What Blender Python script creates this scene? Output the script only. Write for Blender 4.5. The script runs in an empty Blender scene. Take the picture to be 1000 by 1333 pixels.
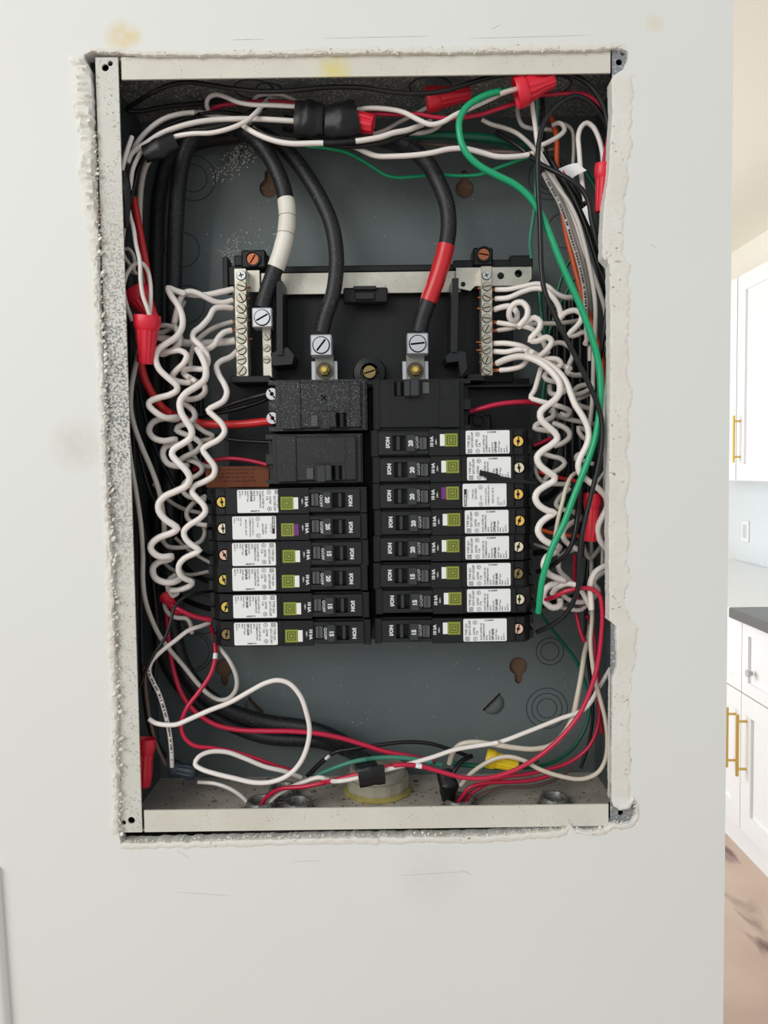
import bpy, bmesh, math, random
import numpy as np
from mathutils import Vector, Matrix, noise, geometry
random.seed(7)
sc = bpy.context.scene
C = bpy.context.collection

# ------------------------------------------------------------------ camera
FPX, CAM_D, CAM_H = 1000.0, 525.0, 1420.0           # focal length in px (of 1000x1333), distance and height in mm
_p, _r = math.radians(3.1), math.radians(0.78)
FW = Vector((0, math.cos(_p), -math.sin(_p)))
_U = Vector((0, math.sin(_p), math.cos(_p)))
RT = math.cos(_r) * Vector((1, 0, 0)) - math.sin(_r) * _U
UP = math.cos(_r) * _U + math.sin(_r) * Vector((1, 0, 0))
cam = bpy.data.cameras.new('camera')
cam.sensor_fit = 'HORIZONTAL'
cam.sensor_width = 36.0
cam.lens = 36.0 * FPX / 1000.0
cam.clip_start = 0.02
cam.clip_end = 60
camo = bpy.data.objects.new('camera', cam)
C.objects.link(camo)
camo.matrix_world = Matrix((
    (RT.x, UP.x, -FW.x, 0), (RT.y, UP.y, -FW.y, -CAM_D / 1000), (RT.z, UP.z, -FW.z, CAM_H / 1000), (0, 0, 0, 1)))
sc.camera = camo

# ------------------------------------------------------------------ world, lights, exposure
w = bpy.data.worlds.new('world')
sc.world = w
w.use_nodes = True
bg = w.node_tree.nodes['Background']
bg.inputs[0].default_value = (0.93, 0.97, 1.0, 1)
bg.inputs[1].default_value = 0.58
def area(name, loc, target, size, watts, col):
    l = bpy.data.lights.new(name, 'AREA')
    l.shape = 'RECTANGLE'; l.size, l.size_y = size; l.energy = watts; l.color = col
    o = bpy.data.objects.new(name, l); C.objects.link(o)
    o.location = loc
    o.rotation_euler = (Vector(target) - Vector(loc)).to_track_quat('-Z', 'Y').to_euler()
    return o
area('added_front_light', (-1.5, -1.9, 2.3), (0, 0, 1.4), (1.5, 1.2), 34, (1, 0.98, 0.94))  # soft area lamp added behind the camera for directional light, no window known
area('kitchen_fill_light', (-0.9, 2.9, 1.35), (1.9, 2.6, 1.65), (2.0, 1.6), 52, (0.92, 0.97, 1))  # unseen lamp added to light the cabinet fronts head-on
sc.view_settings.view_transform = 'Standard'
sc.view_settings.look = 'None'
sc.view_settings.exposure = 0.0
sc.view_settings.gamma = 1.0
sc.view_settings.use_curve_mapping = False
sc.cycles.use_denoising = True
sc.cycles.max_bounces = 6

# ------------------------------------------------------------------ helpers
def P(px, py, d=0.0):
    """the real point (mm) that the photograph shows at a pixel, on the plane d mm behind the wall face"""
    px, py, d = float(px), float(py), float(d)
    v = FW + (px - 500) / FPX * RT - (py - 666.5) / FPX * UP
    t = (CAM_D + d) / v.y
    return Vector((v.x * t, d, CAM_H + v.z * t))
def MM(px_len, d=0.0):
    return px_len * (CAM_D + d) / FPX
def lin(c):
    out = []
    for v in c[:3]:
        v /= 255.0
        out.append(v / 12.92 if v <= 0.04045 else ((v + 0.055) / 1.055) ** 2.4)
    return (*out, 1.0)

MATS = {}
def mat(name, rgb, rough=0.5, metal=0.0, specks=None, bump=None, tint=None, coat=0.0, spec=0.5, spots=()):
    """specks = list of (rgb, scale, threshold, softness, detail); tint = (rgb, scale, amount); bump = (scale, strength)"""
    if name in MATS: return MATS[name]
    m = bpy.data.materials.new(name); m.use_nodes = True
    nt = m.node_tree; b = nt.nodes['Principled BSDF']
    b.inputs['Roughness'].default_value = rough
    b.inputs['Metallic'].default_value = metal
    b.inputs['Specular IOR Level'].default_value = spec
    if coat: b.inputs['Coat Weight'].default_value = coat
    tc = nt.nodes.new('ShaderNodeTexCoord')
    rgbn = nt.nodes.new('ShaderNodeRGB'); rgbn.outputs[0].default_value = lin(rgb)
    col = rgbn.outputs[0]
    def mix(col, rgb2, fac):
        mx = nt.nodes.new('ShaderNodeMix'); mx.data_type = 'RGBA'
        nt.links.new(fac, mx.inputs[0]); nt.links.new(col, mx.inputs[6])
        mx.inputs[7].default_value = lin(rgb2)
        return mx.outputs[2]
    def noise_fac(scale, thr, soft, detail, dist=0.0, seed=0.0):
        mp = nt.nodes.new('ShaderNodeMapping'); mp.inputs['Location'].default_value = (seed, seed * .7, seed * 1.3)
        nt.links.new(tc.outputs['Object'], mp.inputs[0])
        n = nt.nodes.new('ShaderNodeTexNoise')
        n.inputs['Scale'].default_value = scale; n.inputs['Detail'].default_value = detail
        n.inputs['Distortion'].default_value = dist
        nt.links.new(mp.outputs[0], n.inputs['Vector'])
        r = nt.nodes.new('ShaderNodeMapRange')
        r.inputs['From Min'].default_value = thr - soft; r.inputs['From Max'].default_value = thr + soft
        nt.links.new(n.outputs[0], r.inputs[0])
        return r.outputs[0]
    if tint:
        f = noise_fac(tint[1], 0.5, 0.25, 3, seed=3.1)
        mu = nt.nodes.new('ShaderNodeMath'); mu.operation = 'MULTIPLY'; mu.inputs[1].default_value = tint[2]
        nt.links.new(f, mu.inputs[0]); col = mix(col, tint[0], mu.outputs[0])
    for k, s in enumerate(specks or []):
        f = noise_fac(s[1], s[2], s[3], s[4], seed=1.7 + k)
        if len(s) > 5:      # (scale, threshold) of a larger patchiness
            f2 = noise_fac(s[5], s[6], 0.08, 2, seed=9.2 + k)
            mu = nt.nodes.new('ShaderNodeMath'); mu.operation = 'MULTIPLY'
            nt.links.new(f, mu.inputs[0]); nt.links.new(f2, mu.inputs[1]); f = mu.outputs[0]
        if len(s) > 7:      # wear that is heaviest over one stretch of the object's height
            sp = nt.nodes.new('ShaderNodeSeparateXYZ'); nt.links.new(tc.outputs['Object'], sp.inputs[0])
            for lo, hi in (s[7][:2], s[7][2:]):
                r = nt.nodes.new('ShaderNodeMapRange'); r.inputs['From Min'].default_value = lo; r.inputs['From Max'].default_value = hi
                nt.links.new(sp.outputs[2], r.inputs[0])
                mu = nt.nodes.new('ShaderNodeMath'); mu.operation = 'MULTIPLY'; nt.links.new(f, mu.inputs[0]); nt.links.new(r.outputs[0], mu.inputs[1]); f = mu.outputs[0]
        col = mix(col, s[0], f)
    for c, rad, rgb2, amt in spots:     # stains with a place of their own (object coordinates, m)
        vd = nt.nodes.new('ShaderNodeVectorMath'); vd.operation = 'DISTANCE'; nt.links.new(tc.outputs['Object'], vd.inputs[0]); vd.inputs[1].default_value = c
        n = nt.nodes.new('ShaderNodeTexNoise'); n.inputs['Scale'].default_value = 120; n.inputs['Detail'].default_value = 3; nt.links.new(tc.outputs['Object'], n.inputs['Vector'])
        r = nt.nodes.new('ShaderNodeMapRange'); r.inputs['From Min'].default_value = rad; r.inputs['From Max'].default_value = rad * .3; r.inputs['To Max'].default_value = amt
        nt.links.new(vd.outputs['Value'], r.inputs[0])
        mu = nt.nodes.new('ShaderNodeMath'); mu.operation = 'MULTIPLY'; nt.links.new(n.outputs[0], mu.inputs[0]); nt.links.new(r.outputs[0], mu.inputs[1]); mu.use_clamp = True
        col = mix(col, rgb2, mu.outputs[0])
    nt.links.new(col, b.inputs['Base Color'])
    if bump:
        n = nt.nodes.new('ShaderNodeTexNoise'); n.inputs['Scale'].default_value = bump[0]; n.inputs['Detail'].default_value = 4
        nt.links.new(tc.outputs['Object'], n.inputs['Vector'])
        bp = nt.nodes.new('ShaderNodeBump'); bp.inputs['Strength'].default_value = bump[1]; bp.inputs['Distance'].default_value = 0.001
        nt.links.new(n.outputs[0], bp.inputs['Height']); nt.links.new(bp.outputs[0], b.inputs['Normal'])
    MATS[name] = m
    return m

def spot(px, py, rad, rgb, amt, org=(0, 0, 0)):
    q = P(px, py, 0); return ((q.x - org[0]) / 1000, (q.y - org[1]) / 1000, (q.z - org[2]) / 1000), rad / 1000, rgb, amt
WALL = mat('wall_paint', (231, 232, 228), 0.55, tint=((228, 227, 220), 9, 0.5), bump=(60, 0.05),
           spots=[spot(158, 48, 13, (226, 204, 150), 1.3), spot(176, 46, 7, (226, 210, 160), 1.1), spot(100, 580, 22, (206, 202, 190), .9), spot(853, 30, 8, (226, 208, 160), .7), spot(560, 1140, 30, (206, 206, 198), .4)])
PLASTER = mat('torn_paint', (233, 231, 223), 0.6, tint=((218, 211, 196), 45, 0.55), bump=(400, 0.35),
              specks=[((150, 128, 104), 330, 0.67, 0.03, 4, 40, 0.55)])
FLANGE = mat('flange_paint', (222, 219, 206), 0.55, tint=((206, 201, 186), 30, 0.6), bump=(900, 0.12),
             specks=[((150, 148, 138), 900, 0.66, 0.04, 3, 60, 0.54)], spots=[spot(436, 90, 14, (222, 206, 110), 1.3, (-8.25, 95, 1168))])
FLANGE_L = mat('flange_speckled', (218, 217, 208), 0.55, tint=((200, 197, 184), 30, 0.6), bump=(900, 0.15),
             specks=[((118, 121, 122), 620, 0.53, 0.06, 3, 22, 0.38, (.15, .26, .47, .33)), ((140, 140, 134), 800, 0.64, 0.04, 3, 40, .45)])
BARE = mat('bare_steel', (150, 153, 156), 0.45, 0.6, specks=[((215, 214, 206), 500, 0.6, 0.05, 3)])
STEEL = mat('grey_enamel', (108, 118, 117), 0.42, tint=((90, 100, 101), 14, 0.7), bump=(220, 0.03),
            specks=[((176, 182, 182), 420, 0.735, 0.02, 3, 24, 0.5)])
STEEL_TOP = mat('grey_enamel_oversprayed', (132, 138, 136), 0.5, tint=((100, 106, 108), 40, 0.8),
            specks=[((206, 206, 200), 620, 0.57, 0.04, 3, 35, 0.40)])
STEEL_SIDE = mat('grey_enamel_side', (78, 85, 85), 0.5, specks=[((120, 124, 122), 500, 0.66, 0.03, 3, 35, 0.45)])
STEEL_FLOOR = mat('grey_enamel_dusty', (206, 197, 183), 0.75, tint=((160, 152, 142), 45, 0.9), bump=(300, 0.35),
            specks=[((68, 64, 60), 260, 0.66, 0.03, 4), ((188, 182, 170), 420, 0.68, 0.03, 4)])
KNOCK = mat('knockout_edge', (60, 68, 69), 0.5)
WOOD = mat('stud_wood', (128, 100, 78), 0.8, tint=((98, 74, 56), 60, 0.7))
BLACK = mat('black_plastic', (24, 25, 26), 0.42, tint=((18, 19, 20), 120, 0.6), bump=(1500, 0.05), spec=.35)
BLACK_RAISED = mat('black_plastic_raised', (29, 30, 32), 0.42, spec=.4)
BLACK_DUSTY = mat('black_plastic_oversprayed', (26, 27, 29), 0.5, specks=[((120, 122, 124), 1150, 0.63, 0.03, 2)])
BLACK_DUSTY2 = mat('black_plastic_lightly_oversprayed', (27, 28, 30), 0.5, specks=[((105, 107, 109), 1150, 0.69, 0.03, 2)])
GREYP = mat('grey_plastic', (84, 86, 88), 0.4)
DGREYP = mat('dark_grey_plastic', (50, 52, 54), 0.42)
DARK = mat('deep_black', (8, 8, 9), 0.8, spec=.1)
TAPE = mat('black_tape', (20, 21, 22), 0.4, bump=(260, 0.2), spec=.35)
TAPE_W = mat('white_tape', (242, 238, 226), 0.45, tint=((205, 198, 180), 60, 0.5))
TAPE_R = mat('red_tape', (206, 38, 46), 0.32)
CABLE = mat('cable_jacket', (28, 29, 31), 0.5, bump=(900, 0.15), specks=[((72, 74, 76), 700, 0.66, 0.05, 2)])
WIRE_W = mat('white_insulation', (240, 233, 226), 0.34, tint=((230, 220, 212), 30, 0.5))
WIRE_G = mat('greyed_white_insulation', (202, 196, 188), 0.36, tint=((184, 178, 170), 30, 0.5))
WIRE_B = mat('black_insulation', (24, 24, 25), 0.36, spec=.4)
WIRE_R = mat('crimson_insulation', (196, 30, 66), 0.3)
WIRE_R2 = mat('red_insulation', (206, 40, 44), 0.3)
WIRE_GR = mat('green_insulation', (22, 166, 112), 0.3)
WIRE_DG = mat('dark_green_insulation', (10, 96, 70), 0.35)
WIRE_TG = mat('teal_insulation', (70, 140, 118), 0.38)
WIRE_O = mat('orange_insulation', (218, 88, 42), 0.35)
WIRE_BR = mat('brown_insulation', (118, 96, 88), 0.4)
WIRE_BE = mat('beige_insulation', (206, 196, 178), 0.36)
NUT_R = mat('red_nut_plastic', (222, 34, 56), 0.38)
NUT_Y = mat('yellow_nut_plastic', (240, 206, 30), 0.4)
NUT_B = mat('navy_nut_plastic', (34, 46, 58), 0.5)
COPPER = mat('copper', (178, 106, 74), 0.4, 0.8)
BRASS = mat('brass', (232, 200, 96), 0.35, 0.45)
GOLDB = mat('bright_brass', (255, 206, 104), 0.35, 0.4)
NICKEL = mat('nickel', (246, 234, 200), 0.35, 0.4)
ROSE = mat('pink_copper', (240, 196, 172), 0.35, 0.4)
DBRASS = mat('tarnished_brass', (150, 130, 84), 0.4, 0.6)
SILVER = mat('plated_bar', (226, 222, 208), 0.34, 0.8, tint=((176, 172, 158), 60, .7), specks=[((140, 128, 96), 500, 0.68, 0.05, 3)])
SCREWM = mat('bar_screw_head', (188, 182, 164), 0.35, 0.75)
ALU = mat('aluminium', (206, 208, 212), 0.38, 0.7)
LABELW = mat('label_paper', (240, 241, 240), 0.5)
INK = mat('label_ink', (38, 40, 42), 0.6)
PRINTW = mat('white_print', (222, 224, 222), 0.5)
PRINTG = mat('grey_print', (150, 152, 152), 0.5)
OLIVE = mat('olive_emblem', (140, 150, 48), 0.45)
PURPLE = mat('purple_button', (116, 42, 128), 0.45)
WHITEP = mat('white_button', (240, 241, 236), 0.4)
BROWN_TAG = mat('brown_card', (142, 74, 34), 0.6, tint=((120, 58, 26), 90, 0.6))
BROWN_INK = mat('brown_ink', (92, 42, 20), 0.6)
BUSH = mat('conduit_metal', (134, 134, 130), 0.45, 0.55, specks=[((90, 88, 84), 400, 0.58, 0.05, 3)])
HUB = mat('hub_plastic', (196, 192, 174), 0.5, tint=((166, 160, 138), 60, 0.7))
SEAL = mat('yellow_sealant', (196, 180, 96), 0.6, tint=((150, 140, 92), 120, 0.7))
CAB = mat('cabinet_lacquer', (240, 240, 240), 0.35)
SPLASH = mat('backsplash_tile', (226, 232, 236), 0.2)
GOLD = mat('satin_gold', (218, 184, 104), 0.35, 0.7)
COUNTER = mat('white_quartz', (240, 240, 238), 0.25)
BLACKST = mat('dark_steel', (112, 114, 116), 0.35, 0.3)
CHIP = mat('chipped_gypsum', (190, 168, 140), 0.8, tint=((150, 120, 92), 300, 0.8))
KNOBM = mat('light_knob', (190, 190, 190), 0.4)
CREAM = mat('cream_wall', (247, 241, 229), 0.6)
FLOORM = mat('brown_floor', (188, 162, 145), 0.35, tint=((220, 196, 178), 3.0, 0.8))
def floor_veins(m):
    nt = m.node_tree; b = nt.nodes['Principled BSDF']; old = b.inputs['Base Color'].links[0].from_socket
    tc = nt.nodes.new('ShaderNodeTexCoord'); mp = nt.nodes.new('ShaderNodeMapping'); mp.inputs['Rotation'].default_value = (0, 0, -.45); mp.inputs['Scale'].default_value = (5.5, 1.5, 1)
    n = nt.nodes.new('ShaderNodeTexNoise'); n.inputs['Scale'].default_value = 1.6; n.inputs['Detail'].default_value = 6; n.inputs['Distortion'].default_value = .9
    r = nt.nodes.new('ShaderNodeMapRange'); r.inputs['From Min'].default_value = .56; r.inputs['From Max'].default_value = .70
    mx = nt.nodes.new('ShaderNodeMix'); mx.data_type = 'RGBA'; mx.inputs[7].default_value = lin((118, 88, 84))
    nt.links.new(tc.outputs['Object'], mp.inputs[0]); nt.links.new(mp.outputs[0], n.inputs['Vector']); nt.links.new(n.outputs[0], r.inputs[0])
    nt.links.new(r.outputs[0], mx.inputs[0]); nt.links.new(old, mx.inputs[6]); nt.links.new(mx.outputs[2], b.inputs['Base Color'])
floor_veins(FLOORM)

class Geo:
    """collects vertices (mm) and faces of ONE mesh part"""
    def __init__(s): s.v = []; s.f = []
    def add(s, verts, faces):
        n = len(s.v); s.v += [tuple(q) for q in verts]; s.f += [tuple(i + n for i in f) for f in faces]; return s
    def box(s, x0, x1, y0, y1, z0, z1, bev=0.0, M=None):
        if x0 > x1: x0, x1 = x1, x0
        if y0 > y1: y0, y1 = y1, y0
        if z0 > z1: z0, z1 = z1, z0
        b = bmesh.new(); bmesh.ops.create_cube(b, size=1)
        for q in b.verts: q.co = Vector(((x0 + x1) / 2 + q.co.x * (x1 - x0), (y0 + y1) / 2 + q.co.y * (y1 - y0), (z0 + z1) / 2 + q.co.z * (z1 - z0)))
        if bev: bmesh.ops.bevel(b, geom=list(b.edges), offset=bev, segments=1, affect='EDGES')
        b.verts.index_update()
        vs = [(M @ q.co if M else q.co.copy()) for q in b.verts]
        s.add(vs, [[q.index for q in f.verts] for f in b.faces]); b.free(); return s
    def lathe(s, prof, n=20, M=None, a0=0.0, a1=2 * math.pi, lobes=None):
        """prof: list of (radius, height) around local z"""
        full = abs(a1 - a0 - 2 * math.pi) < 1e-6
        m = n if full else n + 1
        vs = []
        for r, h in prof:
            for k in range(m):
                a = a0 + (a1 - a0) * k / n
                rr = lobes(r, h, a) if lobes else r
                q = Vector((rr * math.cos(a), rr * math.sin(a), h))
                vs.append(M @ q if M else q)
        fs = []
        for i in range(len(prof) - 1):
            for k in range(n):
                a, b = i * m + k, i * m + (k + 1) % m
                fs.append((a, b, b + m, a + m))
        if full:
            if prof[0][0] > 1e-6: fs.append(tuple(range(m))[::-1])
            if prof[-1][0] > 1e-6: fs.append(tuple((len(prof) - 1) * m + k for k in range(m)))
        return s.add(vs, fs)
    def plate(s, outer, holes, fmap, w0, w1):
        """polygon with holes, extruded from w0 to w1; fmap(u, v, w) -> point"""
        loops = [[Vector((u, v, 0)) for u, v in outer]] + [[Vector((u, v, 0)) for u, v in h] for h in holes]
        tris = geometry.tessellate_polygon(loops)
        flat = [q for l in loops for q in l]; n = len(flat)
        vs = [fmap(q.x, q.y, w0) for q in flat] + [fmap(q.x, q.y, w1) for q in flat]
        fs = [tuple(t) for t in tris] + [tuple(i + n for i in reversed(t)) for t in tris]
        o = 0
        for l in loops:
            m = len(l)
            for k in range(m):
                a, b = o + k, o + (k + 1) % m
                fs.append((a, b, b + n, a + n))
            o += m
        return s.add(vs, fs)
    def tube(s, pts, radii, n=10, squash=None):
        pts = [Vector(q) for q in pts]
        N = len(pts)
        tan = []
        for i in range(N):
            t = pts[min(i + 1, N - 1)] - pts[max(i - 1, 0)]
            tan.append(t.normalized() if t.length > 1e-9 else Vector((0, 0, 1)))
        nrm = tan[0].cross(Vector((0, -1, 0)))
        if nrm.length < 1e-3: nrm = tan[0].cross(Vector((1, 0, 0)))
        nrm.normalize()
        vs = []
        for i in range(N):
            if i:
                ax = tan[i - 1].cross(tan[i])
                if ax.length > 1e-8:
                    nrm = Matrix.Rotation(tan[i - 1].angle(tan[i]), 3, ax.normalized()) @ nrm
                nrm = (nrm - tan[i] * nrm.dot(tan[i])).normalized()
            bn = tan[i].cross(nrm)
            r = radii[i] if hasattr(radii, '__len__') else radii
            for k in range(n):
                a = 2 * math.pi * k / n
                vs.append(pts[i] + (nrm * math.cos(a) + bn * math.sin(a)) * r)
        fs = [tuple(range(n))[::-1], tuple((N - 1) * n + k for k in range(n))]
        for i in range(N - 1):
            for k in range(n):
                a, b = i * n + k, i * n + (k + 1) % n
                fs.append((a, b, b + n, a + n))
        return s.add(vs, fs)
    def mesh(s, name, material, origin=(0, 0, 0), smooth=False):
        me = bpy.data.meshes.new(name)
        o = Vector(origin)
        me.from_pydata([((q[0] - o.x) / 1000, (q[1] - o.y) / 1000, (q[2] - o.z) / 1000) for q in s.v], [], s.f)
        b = bmesh.new(); b.from_mesh(me); bmesh.ops.recalc_face_normals(b, faces=b.faces)
        if smooth:
            for f in b.faces: f.smooth = True
            for e in b.edges:
                if len(e.link_faces) == 2 and e.calc_face_angle() > 0.75: e.smooth = False
        b.to_mesh(me); b.free()
        me.materials.append(material)
        return me

def link(name, data, parent=None, loc=None):
    o = bpy.data.objects.new(name, data); C.objects.link(o)
    if loc is not None: o.location = [c / 1000 for c in loc]
    if parent: o.parent = parent
    return o
def tag(o, label=None, cat=None, group=None, kind=None):
    if label: o['label'] = label
    if cat: o['category'] = cat
    if group: o['group'] = group
    if kind: o['kind'] = kind
    return o
ORG = {}
def thing(name, label, cat, at, group=None):
    """an Empty at the thing's base (mm)"""
    o = link(name, None, None, at); o.empty_display_size = 0.01
    ORG[o.name] = Vector(at)
    return tag(o, label, cat, group)
def part(g, name, material, parent=None, smooth=False, label=None, kind=None):
    """one mesh in world mm; its parent is a thing or a part made by these helpers"""
    at = ORG[parent.name] if parent else Vector((0, 0, 0))
    o = link(name, g.mesh(name, material, at, smooth), parent)
    ORG[o.name] = at
    if label: o['label'] = label
    if kind: o['kind'] = kind
    return o
def solo(g, name, material, label, cat, at, group=None, smooth=False, kind=None):
    """a thing that is one mesh"""
    o = link(name, g.mesh(name, material, at, smooth), None, at)
    ORG[o.name] = Vector(at)
    return tag(o, label, cat, group, kind)
def circle(x, y, r, n=16, a0=0.0):
    return [(x + r * math.cos(a0 + 2 * math.pi * k / n), y + r * math.sin(a0 + 2 * math.pi * k / n)) for k in range(n)]
def rrect(x0, x1, y0, y1, r, n=4):
    out = []
    for cx, cy, a in ((x1 - r, y1 - r, 0), (x0 + r, y1 - r, 90), (x0 + r, y0 + r, 180), (x1 - r, y0 + r, 270)):
        for k in range(n + 1):
            t = math.radians(a + 90 * k / n); out.append((cx + r * math.cos(t), cy + r * math.sin(t)))
    return out
def text_geo(items):
    """items: (string, x, y, size, align, rot_deg, bold) -> flat lettering in the local xy plane (mm)"""
    g = Geo()
    for st, x, y, size, align, rot, bold in items:
        cu = bpy.data.curves.new('t', 'FONT'); cu.body = st; cu.size = size
        cu.align_x = align; cu.align_y = 'CENTER'; cu.resolution_u = 2; cu.offset = 0.05 * size if bold else 0.028 * size
        ob = bpy.data.objects.new('t', cu); C.objects.link(ob)
        me = bpy.data.meshes.new_from_object(ob)
        M = Matrix.Translation((x, y, 0)) @ Matrix.Rotation(math.radians(rot), 4, 'Z')
        g.add([M @ q.co for q in me.vertices], [tuple(f.vertices) for f in me.polygons])
        bpy.data.objects.remove(ob); bpy.data.curves.remove(cu); bpy.data.meshes.remove(me)
    return g

# ------------------------------------------------------------------ the wall with its torn opening
def fm(u, v, w): return (u, w, v)
def walk(pts, step):
    out = []
    for (x0, y0), (x1, y1) in zip(pts[:-1], pts[1:]):
        n = max(1, int(math.hypot(x1 - x0, y1 - y0) / step))
        out += [(x0 + (x1 - x0) * k / n, y0 + (y1 - y0) * k / n) for k in range(n)]
    return out + [pts[-1]]
EDGE_TOP = [(109, 72), (122, 67), (155, 69), (190, 72), (250, 71.5), (300, 71.5), (380, 70.5), (450, 69.5), (520, 68.5), (600, 67.5), (700, 66), (780, 64.5), (800, 61.5), (818, 66)]
EDGE_RIGHT = [(818, 67), (818, 76), (812, 90), (800, 98), (797, 104), (798, 150), (795, 190), (793, 230), (788, 262), (785, 300), (785, 334),
              (794, 345), (795, 420), (795, 500), (794, 600), (793, 700), (794, 808), (803, 816), (804, 868), (798, 884), (797, 980), (797, 1044)]
EDGE_CORNER = [(797, 1044), (806, 1050), (818, 1047), (824, 1036), (829, 1042), (829, 1060), (823, 1070), (808, 1073), (800, 1071), (795, 1073), (786, 1080), (770, 1083), (748, 1080), (741, 1073)]
EDGE_BOTTOM = [(741, 1073), (738, 1080), (700, 1084), (640, 1089), (560, 1090), (480, 1091), (400, 1092), (300, 1095), (230, 1097), (185, 1098), (158, 1098), (155, 1088)]
EDGE_LEFT = [(155, 1088), (154, 1000), (152, 930), (150, 860), (148, 800), (146, 740), (142, 660), (138, 580), (135, 500), (132, 430), (130, 390), (128, 340), (126, 290), (123, 220), (121, 160), (119, 112), (116, 92), (109, 72)]
def ragged(path, amp, step=3.0):
    out = []
    for x, y in walk(path, step):
        n = noise.noise_vector(Vector((x * .11, y * .11, 3.3))) * amp + noise.noise_vector(Vector((x * .45, y * .45, 7.3))) * amp * .6
        out.append((x + n.x, y + n.y))
    return out
sides = {'top': ragged(EDGE_TOP, 1.2), 'right': ragged(EDGE_RIGHT, 0.8), 'corner': ragged(EDGE_CORNER, 1.0, 2), 'bottom': ragged(EDGE_BOTTOM, 1.6), 'left': ragged(EDGE_LEFT, 1.8)}
hole = [q for k in ('top', 'right', 'corner', 'bottom', 'left') for q in sides[k][:-1]]
hole_mm = [(P(x, y).x, P(x, y).z) for x, y in hole]
g = Geo()
g.plate([(-1500, 0), (236, 0), (236, 2600), (-1500, 2600)], [hole_mm], fm, 0, 11)
wall = tag(part(g, 'wall_front', WALL), kind='structure')
tag(part(Geo().box(-1500, 236, 112, 124, 0, 2600), 'wall_rear', WALL), kind='structure')
tag(part(Geo().box(225, 236, 11, 112, 0, 2600), 'wall_right_end', WALL), kind='structure')
tag(part(Geo().box(-1500, -1489, 11, 112, 0, 2600), 'wall_left_end', WALL), kind='structure')

def ridge(path, width_px, height_mm, out_dir, seed, drop=3.2, flat=False, rough=1.0):
    """a lip of torn paint and plaster that runs along one edge of the opening"""
    g = Geo(); prof = [(1.0, -0.15), (0.86, .45), (0.62, .95), (0.34, 1.0), (0.12, .85), (-0.03, .3), (-0.04, None)]
    if flat: prof = [(1.0, -.15), (.97, .55), (.8, .75), (.62, .7), (.45, .85), (.28, .8), (.12, .95), (.02, .8), (-.02, .3), (-.03, None)]
    N = len(path); vs = []
    for i, (x, y) in enumerate(path):
        w = width_px(i / (N - 1)) if callable(width_px) else width_px
        h = height_mm(i / (N - 1)) if callable(height_mm) else height_mm
        w *= 1 + .35 * noise.noise(Vector((x * .03, y * .03, seed))) + (.10 * noise.noise(Vector((x * .16, y * .16, seed + 5))))
        fade = min(1, i / 3, (N - 1 - i) / 3)
        for j, (t, hh) in enumerate(prof):
            n1 = noise.noise(Vector((x * .12, y * .12, seed + j * .6))); n2 = noise.noise(Vector((x * .5, y * .5, seed + j * 3.1)))
            q = P(x + out_dir[0] * w * t + n2 * .5, y + out_dir[1] * w * t + n1 * .9)
            d = drop if hh is None else -h * max(0.05, hh * (1 + .55 * n1 + .45 * rough * n2)) * fade if hh > 0 else 0.2
            vs.append((q.x, d, q.z))
    m = len(prof)
    fs = [(i * m + j, i * m + j + 1, (i + 1) * m + j + 1, (i + 1) * m + j) for i in range(N - 1) for j in range(m - 1)]
    return g.add(vs, fs)
lt = sides['left'][::-1]
part(ridge(lt, lambda t: 23 if t < .12 else max(9, 23 - 90 * (t - .12)), lambda t: 2.6 if t < .2 else 1.2, (-1, 0), 1.0, 3.2, False, 2.6), 'torn_paint_lip', PLASTER, wall, True)
part(ridge(sides['top'], lambda t: 6 + 4 * t, 0.55, (0, -1), 2.0, 2.0), 'torn_paint_lip', PLASTER, wall, True)
part(ridge(sides['right'][12:-2], lambda t: 27 - 4 * t, 0.28, (1, 0), 3.0, 3.2, True, 2.2), 'torn_paint_lip', PLASTER, wall, True)
part(ridge(sides['bottom'], 8, .7, (0, 1), 4.0), 'torn_paint_lip', PLASTER, wall, True)
part(ridge(sides['corner'], 7, 1.0, (.3, .9), 5.0), 'torn_paint_lip', PLASTER, wall, True)
# loose flakes in the seam between paint and steel
g = Geo(); rnd = random.Random(3)
def flake(x, y, d, s):
    q = P(x, y, d); n = rnd.randint(4, 6); a0 = rnd.random() * 6; el = rnd.uniform(.45, .9)
    tl = Vector((rnd.uniform(-.5, .5), -1, rnd.uniform(-.5, .5))).normalized()
    ux = tl.orthogonal().normalized(); uy = tl.cross(ux)
    vs = [q + (ux * math.cos(a0 + 2 * math.pi * k / n) + uy * math.sin(a0 + 2 * math.pi * k / n) * el) * s * rnd.uniform(.7, 1.2) for k in range(n)]
    vs += [v - tl * -s * .25 for v in vs]
    g.add(vs, [tuple(range(n)), tuple(range(2 * n - 1, n - 1, -1))] + [(k, (k + 1) % n, n + (k + 1) % n, n + k) for k in range(n)])
for x, y in sides['left']:
    if y > 170:
        for k in range(2 if y > 300 else 1):
            if rnd.random() < .62: flake(x + rnd.uniform(-5, 5), y + rnd.uniform(-2, 2), rnd.uniform(-1.2, 2.0), rnd.uniform(.5, 2.1))
for x, y in sides['bottom']:
    for k in range(2): flake(x + rnd.uniform(-2, 2), y - rnd.uniform(-2, 6), rnd.uniform(1, 2.5), rnd.uniform(.3, 1.0))
for x, y in sides['top']:
    if rnd.random() < .5: flake(x, y + rnd.uniform(-2, 2), rnd.uniform(-.5, 1.5), rnd.uniform(.4, 1.0))
for x, y in sides['corner']: flake(x + rnd.uniform(-4, 4), y + rnd.uniform(-4, 4), rnd.uniform(0, 2), rnd.uniform(.5, 1.4))
part(g, 'paint_flakes', PLASTER, wall, kind='stuff')
g = Geo()
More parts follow.
